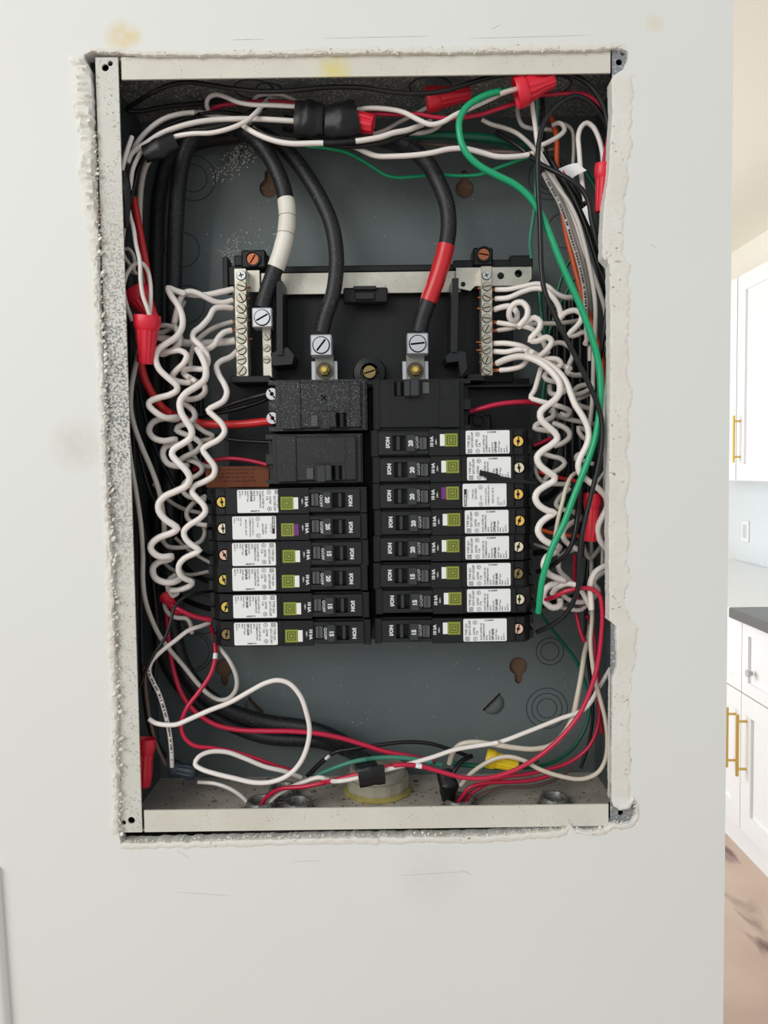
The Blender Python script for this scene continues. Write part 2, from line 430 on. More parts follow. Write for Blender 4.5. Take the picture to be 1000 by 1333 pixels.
for x, y in sides['left']:
    if 130 < y < 900 and noise.noise(Vector((y * .02, 4.4, 0))) > -.15:
        for k in range(2): flake(x + rnd.uniform(-2, 5), y + rnd.uniform(-2, 2), rnd.uniform(.6, 2.6), rnd.uniform(.35, 1.1))
for x, y in sides['top'][12:]:
    if noise.noise(Vector((x * .02, 8.4, 0))) > .2: flake(x, y - rnd.uniform(0, 4), rnd.uniform(-.7, -.3), rnd.uniform(.3, .7))
for x, y in sides['bottom']:
    if rnd.random() < .5: flake(x, y - rnd.uniform(0, 6), rnd.uniform(1.5, 2.6), rnd.uniform(.3, .8))
part(g, 'gypsum_crumbs', CHIP, wall, kind='stuff')
# hairline scratches and a dent beside the opening
g = Geo()
for x0, y0, x1, y1 in ((226, 1161, 300, 1166), (236, 1110, 246, 1118), (520, 1140, 612, 1134), (600, 1132, 616, 1140), (847, 318, 856, 323), (232, 1106, 234, 1112), (380, 1122, 420, 1120), (300, 52, 345, 51), (420, 50, 560, 47), (610, 50, 770, 46), (640, 38, 652, 32)):
    a, b = P(x0, y0), P(x1, y1)
    g.tube([a.lerp(b, k / 6) + Vector((noise.noise(Vector((k, x0, 1))) * .6, -.02, noise.noise(Vector((k, y0, 5))) * .6)) for k in range(7)], [.03, .12, .09, .15, .08, .12, .03], 5)
part(g, 'scratches', mat('scuff_grey', (176, 174, 166), 0.7), wall, kind='stuff')
# door casing at the lower left
a, b = P(0, 1128), P(15, 1333); sl = (b.x - a.x) / (b.z - a.z); g = Geo()
def casing(x_off, d):
    return [(a.x + x_off, d, a.z), (a.x + (0 - a.z) * sl + x_off, d, 0)]
pr = [(0, 0.0), (0, -4.0), (-1.2, -6.0), (-3.2, -7.0), (-80, -7.0), (-80, 0.0)]
top = [(a.x + x, d, a.z) for x, d in pr]; bot = [(a.x + (0 - a.z) * sl + x, d, 0) for x, d in pr]
n = len(pr); g.add(top + bot, [tuple(range(n)), tuple(range(2 * n - 1, n - 1, -1))] + [(k, (k + 1) % n, n + (k + 1) % n, n + k) for k in range(n)])
tag(part(g, 'trim_1', WALL, smooth=True), kind='structure')

# ------------------------------------------------------------------ room beyond the wall's end
FX = 1287.0      # cabinet faces, mm right of the camera
tag(part(Geo().box(-1500, 2200, -2600, 5200, -30, 0), 'floor', FLOORM), kind='structure')
tag(part(Geo().box(1950, 2060, 700, 5200, 0, 2600), 'wall_right', CREAM), kind='structure')
tag(part(Geo().box(-1500, 2060, 5200, 5300, 0, 2600), 'wall_back', CREAM), kind='structure')
tag(part(Geo().box(-1500, 2060, 124, 5300, 2600, 2660), 'ceiling', CREAM), kind='structure')
tag(part(Geo().box(1942, 1950, 700, 5200, 900, 1350), 'trim_2', SPLASH), kind='structure')
def cabinet(name, label, x0, x1, y0, y1, z0, z1, fronts, group):
    """fronts: (kind, y0, y1, z0, z1, handle side)"""
    t = thing(name, label, 'cabinet', (x1, (y0 + y1) / 2, z0), group)
    part(Geo().box(x0 + 20, x1, y0, y1, z0, z1), 'body', CAB, t)
    for kind, a, b, c, d, hs in fronts:
        g = Geo(); r = 72 if kind == 'door' else 45
        g.plate([(a, c), (b, c), (b, d), (a, d)], [[(a + r, c + r), (b - r, c + r), (b - r, d - r), (a + r, d - r)]], lambda u, v, w: (w, u, v), x0, x0 + 19)
        g.box(x0 + 10, x0 + 19.5, a + r - 1, b - r + 1, c + r - 1, d - r + 1)
        f = part(g, kind, CAB, t)
        if kind == 'door':
            hy = a + 40 if hs < 0 else b - 40
            hz0, hz1 = (c + 80, c + 292) if z0 > 1000 else (d - 290, d - 66)
            g = Geo().tube([(x0 - 32, hy, hz0), (x0 - 32, hy, hz1)], 6, 10)
            for z in (hz0 + 25, hz1 - 25): g.tube([(x0 - 32, hy, z), (x0 + 2, hy, z)], 5, 8)
            part(g, 'handle', GOLD, f, True, 'gold bar handle')
        else:
            g = Geo().lathe([(9, 0), (9, 12), (13, 14), (13, 20), (0, 20)], 12, Matrix.Translation((x0, b - 78, c + 88)) @ Matrix.Rotation(-math.pi / 2, 4, 'Y'))
            part(g, 'knob', KNOBM, f, True)
    return t
BG, UG = 'white base cabinets', 'white wall cabinets'
YS = 2220.0    # seam between the base units (their two bar handles stand on either side of it)
cabinet('base_cabinet', 'white base cabinet under the dark steel slab, gold bar handle at its far edge', FX, 1940, YS - 620, YS, 0, 864,
        [('door', YS - 617, YS - 2, 95, 597, 1), ('drawer', YS - 617, YS - 2, 602, 860, 0)], BG)
cabinet('base_cabinet', 'white base cabinet farther along the floor, gold bar handle, half hidden by wall', FX, 1940, YS, YS + 620, 0, 864,
        [('door', YS + 2, YS + 617, 95, 597, -1), ('drawer', YS + 2, YS + 617, 602, 860, 0)], BG)
solo(Geo().box(FX - 27, 1940, YS + 46, YS + 1500, 865, 900, 3), 'countertop', COUNTER, 'white stone countertop on the base cabinets', 'countertop', (1600, YS + 600, 865))
t = thing('cooktop', 'dark steel cooktop slab set into the end of the white countertop', 'cooktop', (1600, YS - 300, 865))
part(Geo().box(FX - 30, 1940, YS - 620, YS + 44, 865, 903, 4), 'slab', BLACKST, t)
for k in range(4): part(Geo().tube([(FX + 60, YS - 520 + k * 120, 908), (1800, YS - 520 + k * 120, 908)], 6, 8), 'grate_bar', mat('cast_iron', (52, 54, 56), .5), t)
cabinet('wall_cabinet', 'tall white wall cabinet nearest the viewer, gold bar handle, above the backsplash', 1620, 1948, 2330, 3010, 1350, 2277,
        [('door', 2333, 3006, 1354, 2273, 1)], UG)
cabinet('wall_cabinet', 'white wall cabinet farther back, mostly hidden behind the wall end', 1620, 1948, 3012, 3700, 1350, 2277,
        [('door', 3014, 3697, 1354, 2273, 1)], UG)
t = thing('wall_outlet', 'white outlet plate on the pale backsplash above the countertop', 'outlet', (1941, 3584, 1010))
part(Geo().box(1934, 1941.5, 3544, 3624, 1010, 1125, 2), 'cover_plate', CAB, t)
part(Geo().box(1932, 1935, 3566, 3602, 1032, 1103, 1), 'socket', mat('socket_grey', (206, 210, 212), .4), t)

# ------------------------------------------------------------------ the steel box
BX0, BX1, BZ0, BZ1, BD = -188.5, 172.0, 1168.0, 1697.5, 95.0
box = thing('electrical_box', 'grey steel breaker box set in the torn opening of the white wall', 'electrical box', ((BX0 + BX1) / 2, BD, BZ0))
def pc(px, py, d):
    q = P(px, py, d); return q.x, q.z
def keyhole(px, py, r, sgn):
    x, z = pc(px, py, BD); R = MM(r, BD); n = R * .42
    pts = []
    for k in range(17):
        t = math.radians(-90 + 25 + k * (310 / 16.0)) if sgn > 0 else math.radians(90 + 25 + k * (310 / 16.0))
        pts.append((x + R * math.cos(t), z + R * math.sin(t)))
    e = -1 if sgn > 0 else 1
    pts += [(x + e * n * .95, z + e * R * 1.7), (x, z + e * (R * 1.7 + n * .8)), (x - e * n * .95, z + e * R * 1.7)]
    return pts
kh = [keyhole(350, 245, 12, -1), keyhole(605, 246, 12, -1), keyhole(675, 867, 12, 1), keyhole(292, 869, 12, 1)]
sl1 = [pc(*q, BD) for q in ((628, 924), (651, 901), (652, 905), (631, 926))]
sl2 = [pc(*q, BD) for q in ((324, 906), (344, 926), (341, 929), (323, 910))]
g = Geo().plate([(BX0, BZ0), (BX1, BZ0), (BX1, BZ1), (BX0, BZ1)], kh + [sl1, sl2], fm, BD, BD + 1.5)
back = part(g, 'back_panel', STEEL, box)
for (ax, ay), (bx, by), (cx, cy) in (((631, 926), (652, 905), (648, 923)), ((323, 910), (341, 929), (325, 926))):
    a, b, c = P(ax, ay, BD), P(bx, by, BD), P(cx, cy, BD); m = (a + b) / 2; u = (b - a) / 2; v = (c - m); v = (v - u * v.dot(u) / u.length_squared)
    v = v.normalized() * u.length * .95; vs = []; fs = []
    for i in range(6):
        for k in range(11):
            t = math.pi * k / 10; s = math.cos(math.pi / 2 * i / 5)
            vs.append(m + (u * math.cos(t) + v * math.sin(t)) * s + Vector((0, -4.2 * math.sin(math.pi / 2 * i / 5), 0)))
    fs = [(i * 11 + k, i * 11 + k + 1, (i + 1) * 11 + k + 1, (i + 1) * 11 + k) for i in range(5) for k in range(10)]
    part(Geo().add(vs, fs), 'pressed_lance', STEEL, box, True)
part(Geo().box(BX0, BX1, BD + 4, BD + 12, BZ0, BZ1), 'stud_board', WOOD, box)
for nm, args, m in (('top_panel', (BX0, BX1, 4.6, BD, BZ1 - 1.4, BZ1), STEEL_TOP), ('bottom_panel', (BX0, BX1, 4.6, BD, BZ0, BZ0 + 1.4), STEEL_FLOOR),
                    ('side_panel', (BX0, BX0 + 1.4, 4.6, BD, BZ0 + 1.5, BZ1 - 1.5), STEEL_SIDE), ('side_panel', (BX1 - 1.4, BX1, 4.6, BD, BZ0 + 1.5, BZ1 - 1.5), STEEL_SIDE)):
    part(Geo().box(*args), nm, m, box)
def hol(px, py, r): return circle(*pc(px, py, 3), MM(r, 3), 14)
for nm, rect, holes, m in (
        ('top_flange', (-171.2, 155.2, 1683, 1697.5), [], FLANGE),
        ('bottom_flange', (-171.6, 155.0, BZ0, 1183.5), [], FLANGE),
        ('left_flange', (BX0, -173.4, BZ0, BZ1), [hol(137, 88, 4.6), hol(143.5, 82.5, 3.4), hol(171, 1068, 4.8), hol(161, 1071, 3.2)], FLANGE_L),
        ('right_flange', (156.4, BX1 + 4, BZ0, BZ1), [hol(806, 81, 4), hol(811, 69, 3.2), hol(808, 1058, 3.6)], BARE)):
    g = Geo().plate([(rect[0], rect[2]), (rect[1], rect[2]), (rect[1], rect[3]), (rect[0], rect[3])], holes, fm, 3.0, 4.5)
    part(g, nm, m, box)
for xa, xb in ((BX0 + 1.5, BX0 + 14), (157, BX1 - 1.5)):
    for za, zb in ((1684, 1696), (BZ0 + 2, BZ0 + 14)): part(Geo().box(xa, xb, 9, 10, za, zb), 'hole_dark_backing', DARK, box)  # black plates stand in for the dark cavity behind the corner holes
def ring(px, py, rs, d=BD):
    g = Geo(); q = P(px, py, d)
    for r in rs:
        R = MM(r, d)
        g.lathe([(R - .55, -.4), (R - .25, .35), (R + .25, .35), (R + .55, -.4)], 40, Matrix.Translation(q) @ Matrix.Rotation(math.pi / 2, 4, 'X'))
    part(g, 'knockout', KNOCK, box, True)
for a in ((237, 325, (22,)), (242, 396, (24,)), (252, 232, (17, 28)), (716, 232, (14, 20, 27)), (712, 922, (13, 20, 27)), (716, 848, (12, 18)), (250, 848, (23, 27)), (262, 800, (26,)), (735, 300, (22,))): ring(*a)
for px, r in ((330, 14), (350, 9), (560, 15), (720, 13)):
    q = P(px, 110, 45); g = Geo(); g.lathe([(r - .6, 0), (r - .3, 1), (r + .3, 1), (r + .6, 0)], 28, Matrix.Translation((q.x, 45, BZ1 - 1.2)) @ Matrix.Rotation(math.pi, 4, 'X'))
    part(g, 'knockout', KNOCK, box, True)
g = Geo(); rnd = random.Random(11)
def speck(px, py, r):
    x, z = pc(px, py, BD); n = 6
    g.add([(x + r * rnd.uniform(.5, 1.1) * math.cos(k * math.pi / 3), BD - .12, z + r * rnd.uniform(.5, 1.1) * math.sin(k * math.pi / 3)) for k in range(n)], [tuple(range(n))])
for k in range(330):
    t = rnd.random(); speck(284 + 52 * t + rnd.gauss(0, 7), 232 - 50 * t + rnd.gauss(0, 6), rnd.uniform(.15, .85) * (1.4 if t > .5 else 1))
for k in range(110): speck(rnd.gauss(322, 22), rnd.gauss(318, 13), rnd.uniform(.12, .6))
for k in range(60): speck(rnd.gauss(300, 6), rnd.gauss(328, 8), rnd.uniform(.2, .7))
for k in range(200): speck(rnd.uniform(215, 735), rnd.uniform(190, 345), rnd.uniform(.1, .35))
for k in range(70): speck(rnd.uniform(300, 735), rnd.uniform(840, 950), rnd.uniform(.1, .4))
part(g, 'paint_specks', PLASTER, box, kind='stuff')
# conduit ends that rise through the bottom plate
def floor_pt(px, py):
    v = FW + (px - 500) / FPX * RT - (py - 666.5) / FPX * UP
    t = (BZ0 + 1.4 - CAM_H) / v.z
    return Vector((v.x * t, v.y * t - CAM_D, BZ0 + 1.4))
def bushing(label, px, py, r, h=7):
    q = floor_pt(px, py); t = thing('conduit_bushing', label, 'conduit', q, 'conduit ends in the bottom of the box')
    M = Matrix.Translation(q)
    part(Geo().lathe([(r + 4, 0), (r + 4, 1.6), (r + 3, 2.2), (r + .6, 2.2)], 6, M), 'locknut', BUSH, t)
    part(Geo().lathe([(r, .2), (r + 1.6, 2.3), (r + 1.6, h - 1.5), (r + .6, h), (r - 1.2, h), (r - 2, h - 1.5), (r - 2.2, 0.3)], 28, M), 'threaded_collar', BUSH, t, True)
    part(Geo().lathe([(r - 2.2, .4), (0, .4)], 20, M), 'bore', DARK, t)
bushing('grey conduit bushing holding white and red wires, leftmost of the front row', 341, 1053, 10)
bushing('empty grey conduit bushing just right of the leftmost one', 388, 1054, 9.5)
bushing('grey conduit bushing hidden behind the two at the lower left', 369, 1035, 9.5)
bushing('grey conduit bushing with red wires, right of the big pale hub', 598, 1050, 10)
bushing('empty grey conduit bushing nearest the lower right corner', 722, 1048, 9.5)
q = floor_pt(492, 1028); t = thing('conduit_hub', 'large pale plastic conduit hub at the bottom centre behind black tape', 'conduit', q)
M = Matrix.Translation(q)
part(Geo().lathe([(27, 0.1), (27.5, 1), (25, 3), (24, 3)], 12, M), 'sealant', SEAL, t, True)
def hexlobes(r, h, a): return r * (1 + .025 * (1 if (int(a / (2 * math.pi) * 24) % 2) else 0))
part(Geo().lathe([(23.5, 3), (24, 5), (24, 12)], 48, M, lobes=hexlobes), 'locknut', HUB, t)
part(Geo().lathe([(21.5, 3), (21.8, 18), (20.5, 19.5), (18.5, 19.5), (18, 17), (18, 3.2)], 36, M), 'collar', HUB, t, True)
part(Geo().lathe([(18, 3.4), (0, 3.4)], 24, M), 'bore', DARK, t)
# loose dirt on the bottom plate
g = Geo(); rnd = random.Random(5)
for k in range(260):
    x = rnd.uniform(-170, 160); y = 4.8 + 85 * rnd.random(); s = rnd.uniform(.3, 1.3) if k < 235 else rnd.uniform(1.5, 3); z = BZ0 + 1.45
    a = rnd.random() * 6; vs = [(x + s * rnd.uniform(.6, 1.2) * math.cos(a + j * 1.257), y + s * rnd.uniform(.6, 1.2) * math.sin(a + j * 1.257), z) for j in range(5)] + [(x, y, z + s * .5)]
    g.add(vs, [(j, (j + 1) % 5, 5) for j in range(5)])
solo(g, 'debris', mat('dirt_crumbs', (104, 96, 84), .9), 'crumbs of dirt and plaster scattered on the bottom plate of the box', 'debris', (0, 50, BZ0 + 1.4), kind='stuff')

# ------------------------------------------------------------------ breakers
U = MM(1, 24)                   # mm per photo pixel at the breaker faces (about 24 mm behind the wall)
RX = Matrix.Rotation(math.pi / 2, 4, 'X')
MCACHE = {}
def cached(key, fn, material, smooth=False):
    k = (key, material.name)
    if k not in MCACHE: MCACHE[k] = fn().mesh(key, material, (0, 0, 0), smooth)
    return MCACHE[k]
def local_thing(name, label, cat, px, py, d, flip, group):
    q = P(px, py, d); o = bpy.data.objects.new(name, None); C.objects.link(o); o.empty_display_size = .01
    o.matrix_world = Matrix.Translation(q / 1000) @ RX @ (Matrix.Rotation(math.pi, 4, 'Z') if flip else Matrix.Identity(4))
    return tag(o, label, cat, group)
def lpart(name, me, parent, loc=(0, 0, 0), label=None, kind=None):
    o = link(name, me, parent, loc)
    if label: o['label'] = label
    if kind: o['kind'] = kind
    return o
HW = 9.15
def xy(u, v, w): return (u, v, w)
def body_geo():
    g = Geo(); pr = [(0, -47), (0, -2.2), (1, -1.2), (9 * U, -1.2), (9 * U, -5.5), (75.5 * U, -5.5), (75.5 * U, 0.9), (115 * U, 0.9), (116 * U, 0), (184 * U, 0),
                     (186 * U, -1), (197 * U, -1), (203 * U, -5), (207 * U, -9), (207 * U, -26), (196 * U, -28), (196 * U, -47)]
    def strip(y0, y1):
        n = len(pr); g.add([(x, y0, z) for x, z in pr] + [(x, y1, z) for x, z in pr],
              [(k, (k + 1) % n, n + (k + 1) % n, n + k) for k in range(n)])
        for s0, yy in ((0, y0), (1, y1)):
            tr = geometry.tessellate_polygon([[Vector((x, z, 0)) for x, z in pr]])
            g.add([(x, yy, z) for x, z in pr], [tuple(t) for t in tr])
    strip(-HW, HW)
    for y in (-HW + .15, HW - .75): g.box(117 * U, 196 * U, y, y + .6, -.3, .35)        # raised rims along the label shoulder
    g.box(199 * U, 213 * U, -HW + .4, -2.2, -30, -11); g.box(199 * U, 213 * U, 2.2, HW - .4, -30, -11); g.box(199 * U, 212 * U, -2.4, 2.4, -30, -24)
    return g
def frame_geo():
    g = Geo(); g.plate(rrect(9.5 * U, 75 * U, -7.9, 7.9, .5), [[(28 * U, -5.4), (44.5 * U, -5.4), (44.5 * U, 5.4), (28 * U, 5.4)], [(61.5 * U, -5.4), (74 * U, -5.4), (74 * U, 4.6), (61.5 * U, 4.6)]], xy, -5.4, 0.3)
    for y in (-7.9, 7.6): g.box(10 * U, 74.5 * U, y, y + .3, .2, .55)
    g.box(9.5 * U, 9.5 * U + .35, -7.9, 7.9, .2, .55); g.box(18 * U, 18 * U + .2, -7.9, 7.9, .2, .42)
    return g
def rim_geo():
    g = Geo(); 
    for y in (-HW + .1, HW - .45): g.box(1, 9.5 * U, y, y + .35, -1.3, -.8)
    g.box(.5, .85, -HW, HW, -1.3, -.8); g.box(4, 4.3, -HW + .1, HW - .1, -1.3, -1.0)
    for y in (-8.6, 8.3): g.box(76 * U, 115 * U, y, y + .3, .8, 1.25)
    return g
def square_in_square(g, x, y, s, z, t):
    for a in (s, s * .52):
        for (x0, x1, y0, y1) in ((-a, a, -a, -a + t), (-a, a, a - t, a), (-a, -a + t, -a, a), (a - t, a, -a, a)): g.box(x + x0, x + x1, y + y0, y + y1, z, z + .08)
    return g
def L(s, line, u, size=1.75, bold=False, along=False):
    """a line of label text: line = distance from the label's head, u = distance from the left edge of the text column"""
    return (s, line, u - 8.2, size, 'LEFT', 90, bold) if not along else (s, line, u - 8.2, size, 'LEFT', 0, bold)
def ringflat(g, x, y, r, z, t=.28):
    o = circle(x, y, r, 18); return g.plate(o, [circle(x, y, r - t, 18)], xy, z, z + .06)
def label_print(kind):
    if kind == 'dual':
        it = [L('by Schneider Electric', 3.6, 5.2, .85), L('TYPE QO', 7.4, 5.5, 1.7), L('QO120DF', 9.5, 5.2, 1.8), L('LISTED', 13.2, 4.4, 1.2), L('UL', 13.0, 1.3, 1.1, True), L('UL', 13.0, 13.2, 1.0, True),
              L('C.B./AFCI & CLASS A', 16.6, .8, 1.4), L('COMBINATION AFCI', 18.6, .8, 1.5), L('ISSUE NO. AE-70', 21.6, 2.2, 1.55), L('HACR Type', 25.2, .8, 1.2), L('60Hz', 26.7, .8, 1.1), L('40\u00b0C', 28.2, .8, 1.1), L('CLASS A', 29.7, .8, 1.1)]
        g = text_geo(it)
        g.box(.9, 2.9, -7.9, -7.3, 0, .05)
        ringflat(g, 13.0, -6.3, 1.5, 0); ringflat(g, 12.8, 5.7, 1.5, 0); return g
    t = 'QO120CAFI' if kind == '20' else 'QO115CAFI'; iss = {'20': 'DP3640', '15': 'DP-3640'}[kind]
    it = [L('TYPE QO', 2.2, 4.3, 2.15), L(t, 4.6, 4.3, 2.1), L('UL', 8.6, 1.2, 1.2, True), L('LISTED', 7.8, 4.6, 1.9), L('C.B.', 9.9, 4.6, 1.9), L('CE', 8.4, 12.9, 1.3, True),
          L('ALSO LISTED AS', 12.9, .7, 1.75), L('COMBINATION', 14.9, .7, 1.75), L('AFCI', 16.9, .7, 1.75), L('ISSUE NO.', 19.1, .7, 1.7), L(iss, 21.3, .7, 2.35, True),
          L('HACR Type', 23.7, .7, 1.6), L('60Hz', 25.4, .7, 1.5), L('40\u00b0C', 27.6, .7, 1.5), L('60/75\u00b0C', 29.4, .7, 1.5), L('2L-2205809', 15.4, 15.2, 1.35, True, True)]
    g = text_geo(it); square_in_square(g, 2.9, -6.3, 1.5, 0, .32)
    ringflat(g, 8.6, -6.3, 1.55, 0); ringflat(g, 8.4, 5.6, 1.55, 0)
    return g
def screw_geo(r):
    g = Geo(); c = r * .36; w = r * .13; q = math.sqrt(c * c - w * w)
    pts = [(w, q), (w, r * .9), (-w, r * .9), (-w, q)] + [(c * math.cos(a), c * math.sin(a)) for a in (2.4, 2.8, math.pi, 3.5, 3.9)] + [(-w, -q), (-w, -r * .9), (w, -r * .9), (w, -q)] + [(c * math.cos(a), c * math.sin(a)) for a in (-.75, -.35, 0, .35, .75)]
    g.plate(circle(0, 0, r, 22), [pts], xy, -1.2, 0)
    return g
def recess_geo(r):
    g = Geo(); g.plate(circle(0, 0, r * 1.28, 24), [circle(0, 0, r * 1.1, 24)], xy, -.4, .15); g.plate(circle(0, 0, r * 1.12, 20), [], xy, -1.2, -1.1); return g
SCREW_R = 6.4 * U
def single_breaker(label, px, py, flip, amps, kind, lab_x, screw_mat, screw_x=191.5, strip=WHITEP, screw_rot=0.0, dz=0.0):
    t = local_thing('circuit_breaker', label, 'breaker', px, py, 24 - dz, flip, 'single pole breakers')
    lpart('body', cached('body', body_geo, BLACK), t)
    f = lpart('handle_frame', cached('handle_frame', frame_geo, BLACK_RAISED), t)
    lpart('rim', cached('rim', rim_geo, BLACK_RAISED), t, kind='stuff')
    lpart('trip_slot', cached('trip_slot', lambda: Geo().box(33 * U, 38 * U, -5.2, 5.2, -5.4, -.8, .4), DGREYP), t)
    h = lpart('handle', cached('handle', lambda: Geo().box(46 * U, 57.5 * U, -6.4, 6.0, -3, 4.2, .7), DGREYP), t)
    lpart('lettering', cached('number_' + amps, lambda: text_geo([(amps, 51.5 * U, -.3, 4.3, 'CENTER', 90, True)]), PRINTW), h, (0, 0, 4.25))
    lpart('test_button', cached('test_button', lambda: Geo().box(62.5 * U, 73 * U, -5.0, 4.2, -5.4, -.3, .4).box(63 * U, 66.4 * U, -4.6, 3.8, -.4, .7, .3).box(68.6 * U, 72.4 * U, -4.6, 3.8, -.4, .7, .3), GREYP), t)
    lpart('lettering', cached('case_lettering', lambda: text_geo([('I/ON', 22 * U, .6, 3.7, 'CENTER', 90, True), ('O/OFF', 60 * U, .4, 3.0, 'CENTER', 90, False)]), PRINTW), t, (0, 0, .36))
    lpart('lettering', cached('rating_lettering', lambda: text_geo([('10 kA', 79 * U, .6, 3.1, 'CENTER', 90, True), ('120V~', 84.5 * U, .6, 1.6, 'CENTER', 90, False)]), PRINTW), t, (0, 0, .96))
    lpart('button', cached('button', lambda: Geo().box(89.5 * U, 95.7 * U, -2.4, 6.0, .8, 1.3, .15), strip), t, label='purple test strip' if strip is PURPLE else None)
    e = lpart('emblem', cached('emblem', lambda: Geo().box(95.8 * U, 112.5 * U, -2.9, 6.4, .8, 1.2, .1), OLIVE), t)
    lpart('emblem_mark', cached('emblem_mark', lambda: square_in_square(Geo(), 104.2 * U, 1.7, 3.1, 1.2, .42), INK), e)
    lx = lab_x * U
    lb = lpart('label', cached('label', lambda: Geo().plate(rrect(0, 57 * U, -8.25, 8.25, 1.0), [], xy, 0, .16), LABELW), t, (lx, 0, 0))
    lpart('lettering', cached('label_print_' + kind, lambda: label_print(kind), INK), lb, (0, 0, .18))
    if kind == 'dual': lpart('black_bar', cached('black_bar', lambda: Geo().box(.9, 2.9, -7.0, 4.5, 0, .06), INK), lb, (0, 0, .16)); lpart('lettering', cached('bar_lettering', lambda: text_geo([L('SQUARE D', 1.9, 1.6, 1.5, True)]), PRINTW), lb, (0, 0, .25))
    sx = screw_x * U
    if flip and label.split()[0] != 'topmost': lpart('shoulder', cached('shoulder', lambda: Geo().box(183 * U, 186 * U, -HW + .2, HW - .2, -2, .1, .2), BLACK), t)
    lpart('screw_recess', cached('screw_recess', lambda: recess_geo(SCREW_R), DARK), t, (sx, .3, -.6))
    s = lpart('terminal_screw', cached('terminal_screw', lambda: screw_geo(SCREW_R), screw_mat), t, (sx, .3, -.7)); s.rotation_euler.z = screw_rot
    return t
rows_r = [  # inner edge px, centre y, amps, label kind, label left px, screw px, screw material, strip
    (483, 577.5, '20', '20', 606, 674.5, GOLDB, WHITEP), (485, 612, '20', '20', 608, 676, NICKEL, WHITEP), (485, 646.5, '20', 'dual', 602.5, 675, GOLDB, PURPLE),
    (487, 681, '20', '20', 605.5, 677, GOLDB, WHITEP), (486, 715, '20', '20', 606.5, 676, NICKEL, WHITEP), (486, 750, '15', '15', 609, 676, DBRASS, WHITEP),
    (489, 783.5, '15', '15', 609, 678, NICKEL, WHITEP), (488, 822, '15', '15', 604.5, 677, ROSE, WHITEP)]
names_r = ['black single pole breaker, top of the right column, bright gold screw', 'black single pole breaker whose white label is crossed by torn black tape',
           'right column breaker with a purple strip and black barred label', 'right column breaker just below the purple one, gold screw',
           'right column breaker fifth from top, pale screw, above the 15 amp ones', 'right column 15 amp breaker with a dull tarnished screw',
           'right column 15 amp breaker second from the bottom, pale screw', 'lowest breaker of the right column, set off by a small gap']
for (x, y, a, k, lx, sx, m, st), nm in zip(rows_r, names_r):
    single_breaker(nm, x, y, False, a, k, (lx - x), m, sx - x, st, random.uniform(-.35, .35), random.uniform(-.4, .4))
rows_l = [(478, 650.5, '20', '20', 366, 288.5, BRASS, WHITEP), (478.5, 685, '20', 'dual', 359.2, 289.5, NICKEL, PURPLE), (480, 719.5, '15', '15', 358.5, 291, ROSE, WHITEP),
          (479, 752, '20', '20', 358.5, 290, BRASS, WHITEP), (481, 787.5, '15', '15', 359.2, 292.5, BRASS, WHITEP), (483, 823, '15', '15', 360.3, 293, DBRASS, WHITEP)]
names_l = ['topmost single pole breaker of the left column, under the dusty double ones', 'left column breaker with a purple strip and black barred label',
           'left column 15 amp breaker with a pinkish copper screw', 'left column 20 amp breaker fourth from the top, yellow screw',
           'left column 15 amp breaker second from the bottom', 'lowest breaker of the left column, above the bare grey back panel']
for (x, y, a, k, lx, sx, m, st), nm in zip(rows_l, names_l):
    single_breaker(nm, x, y, True, a, k, (x - lx), m, x - sx, st, random.uniform(-.5, .5), random.uniform(-.4, .4))

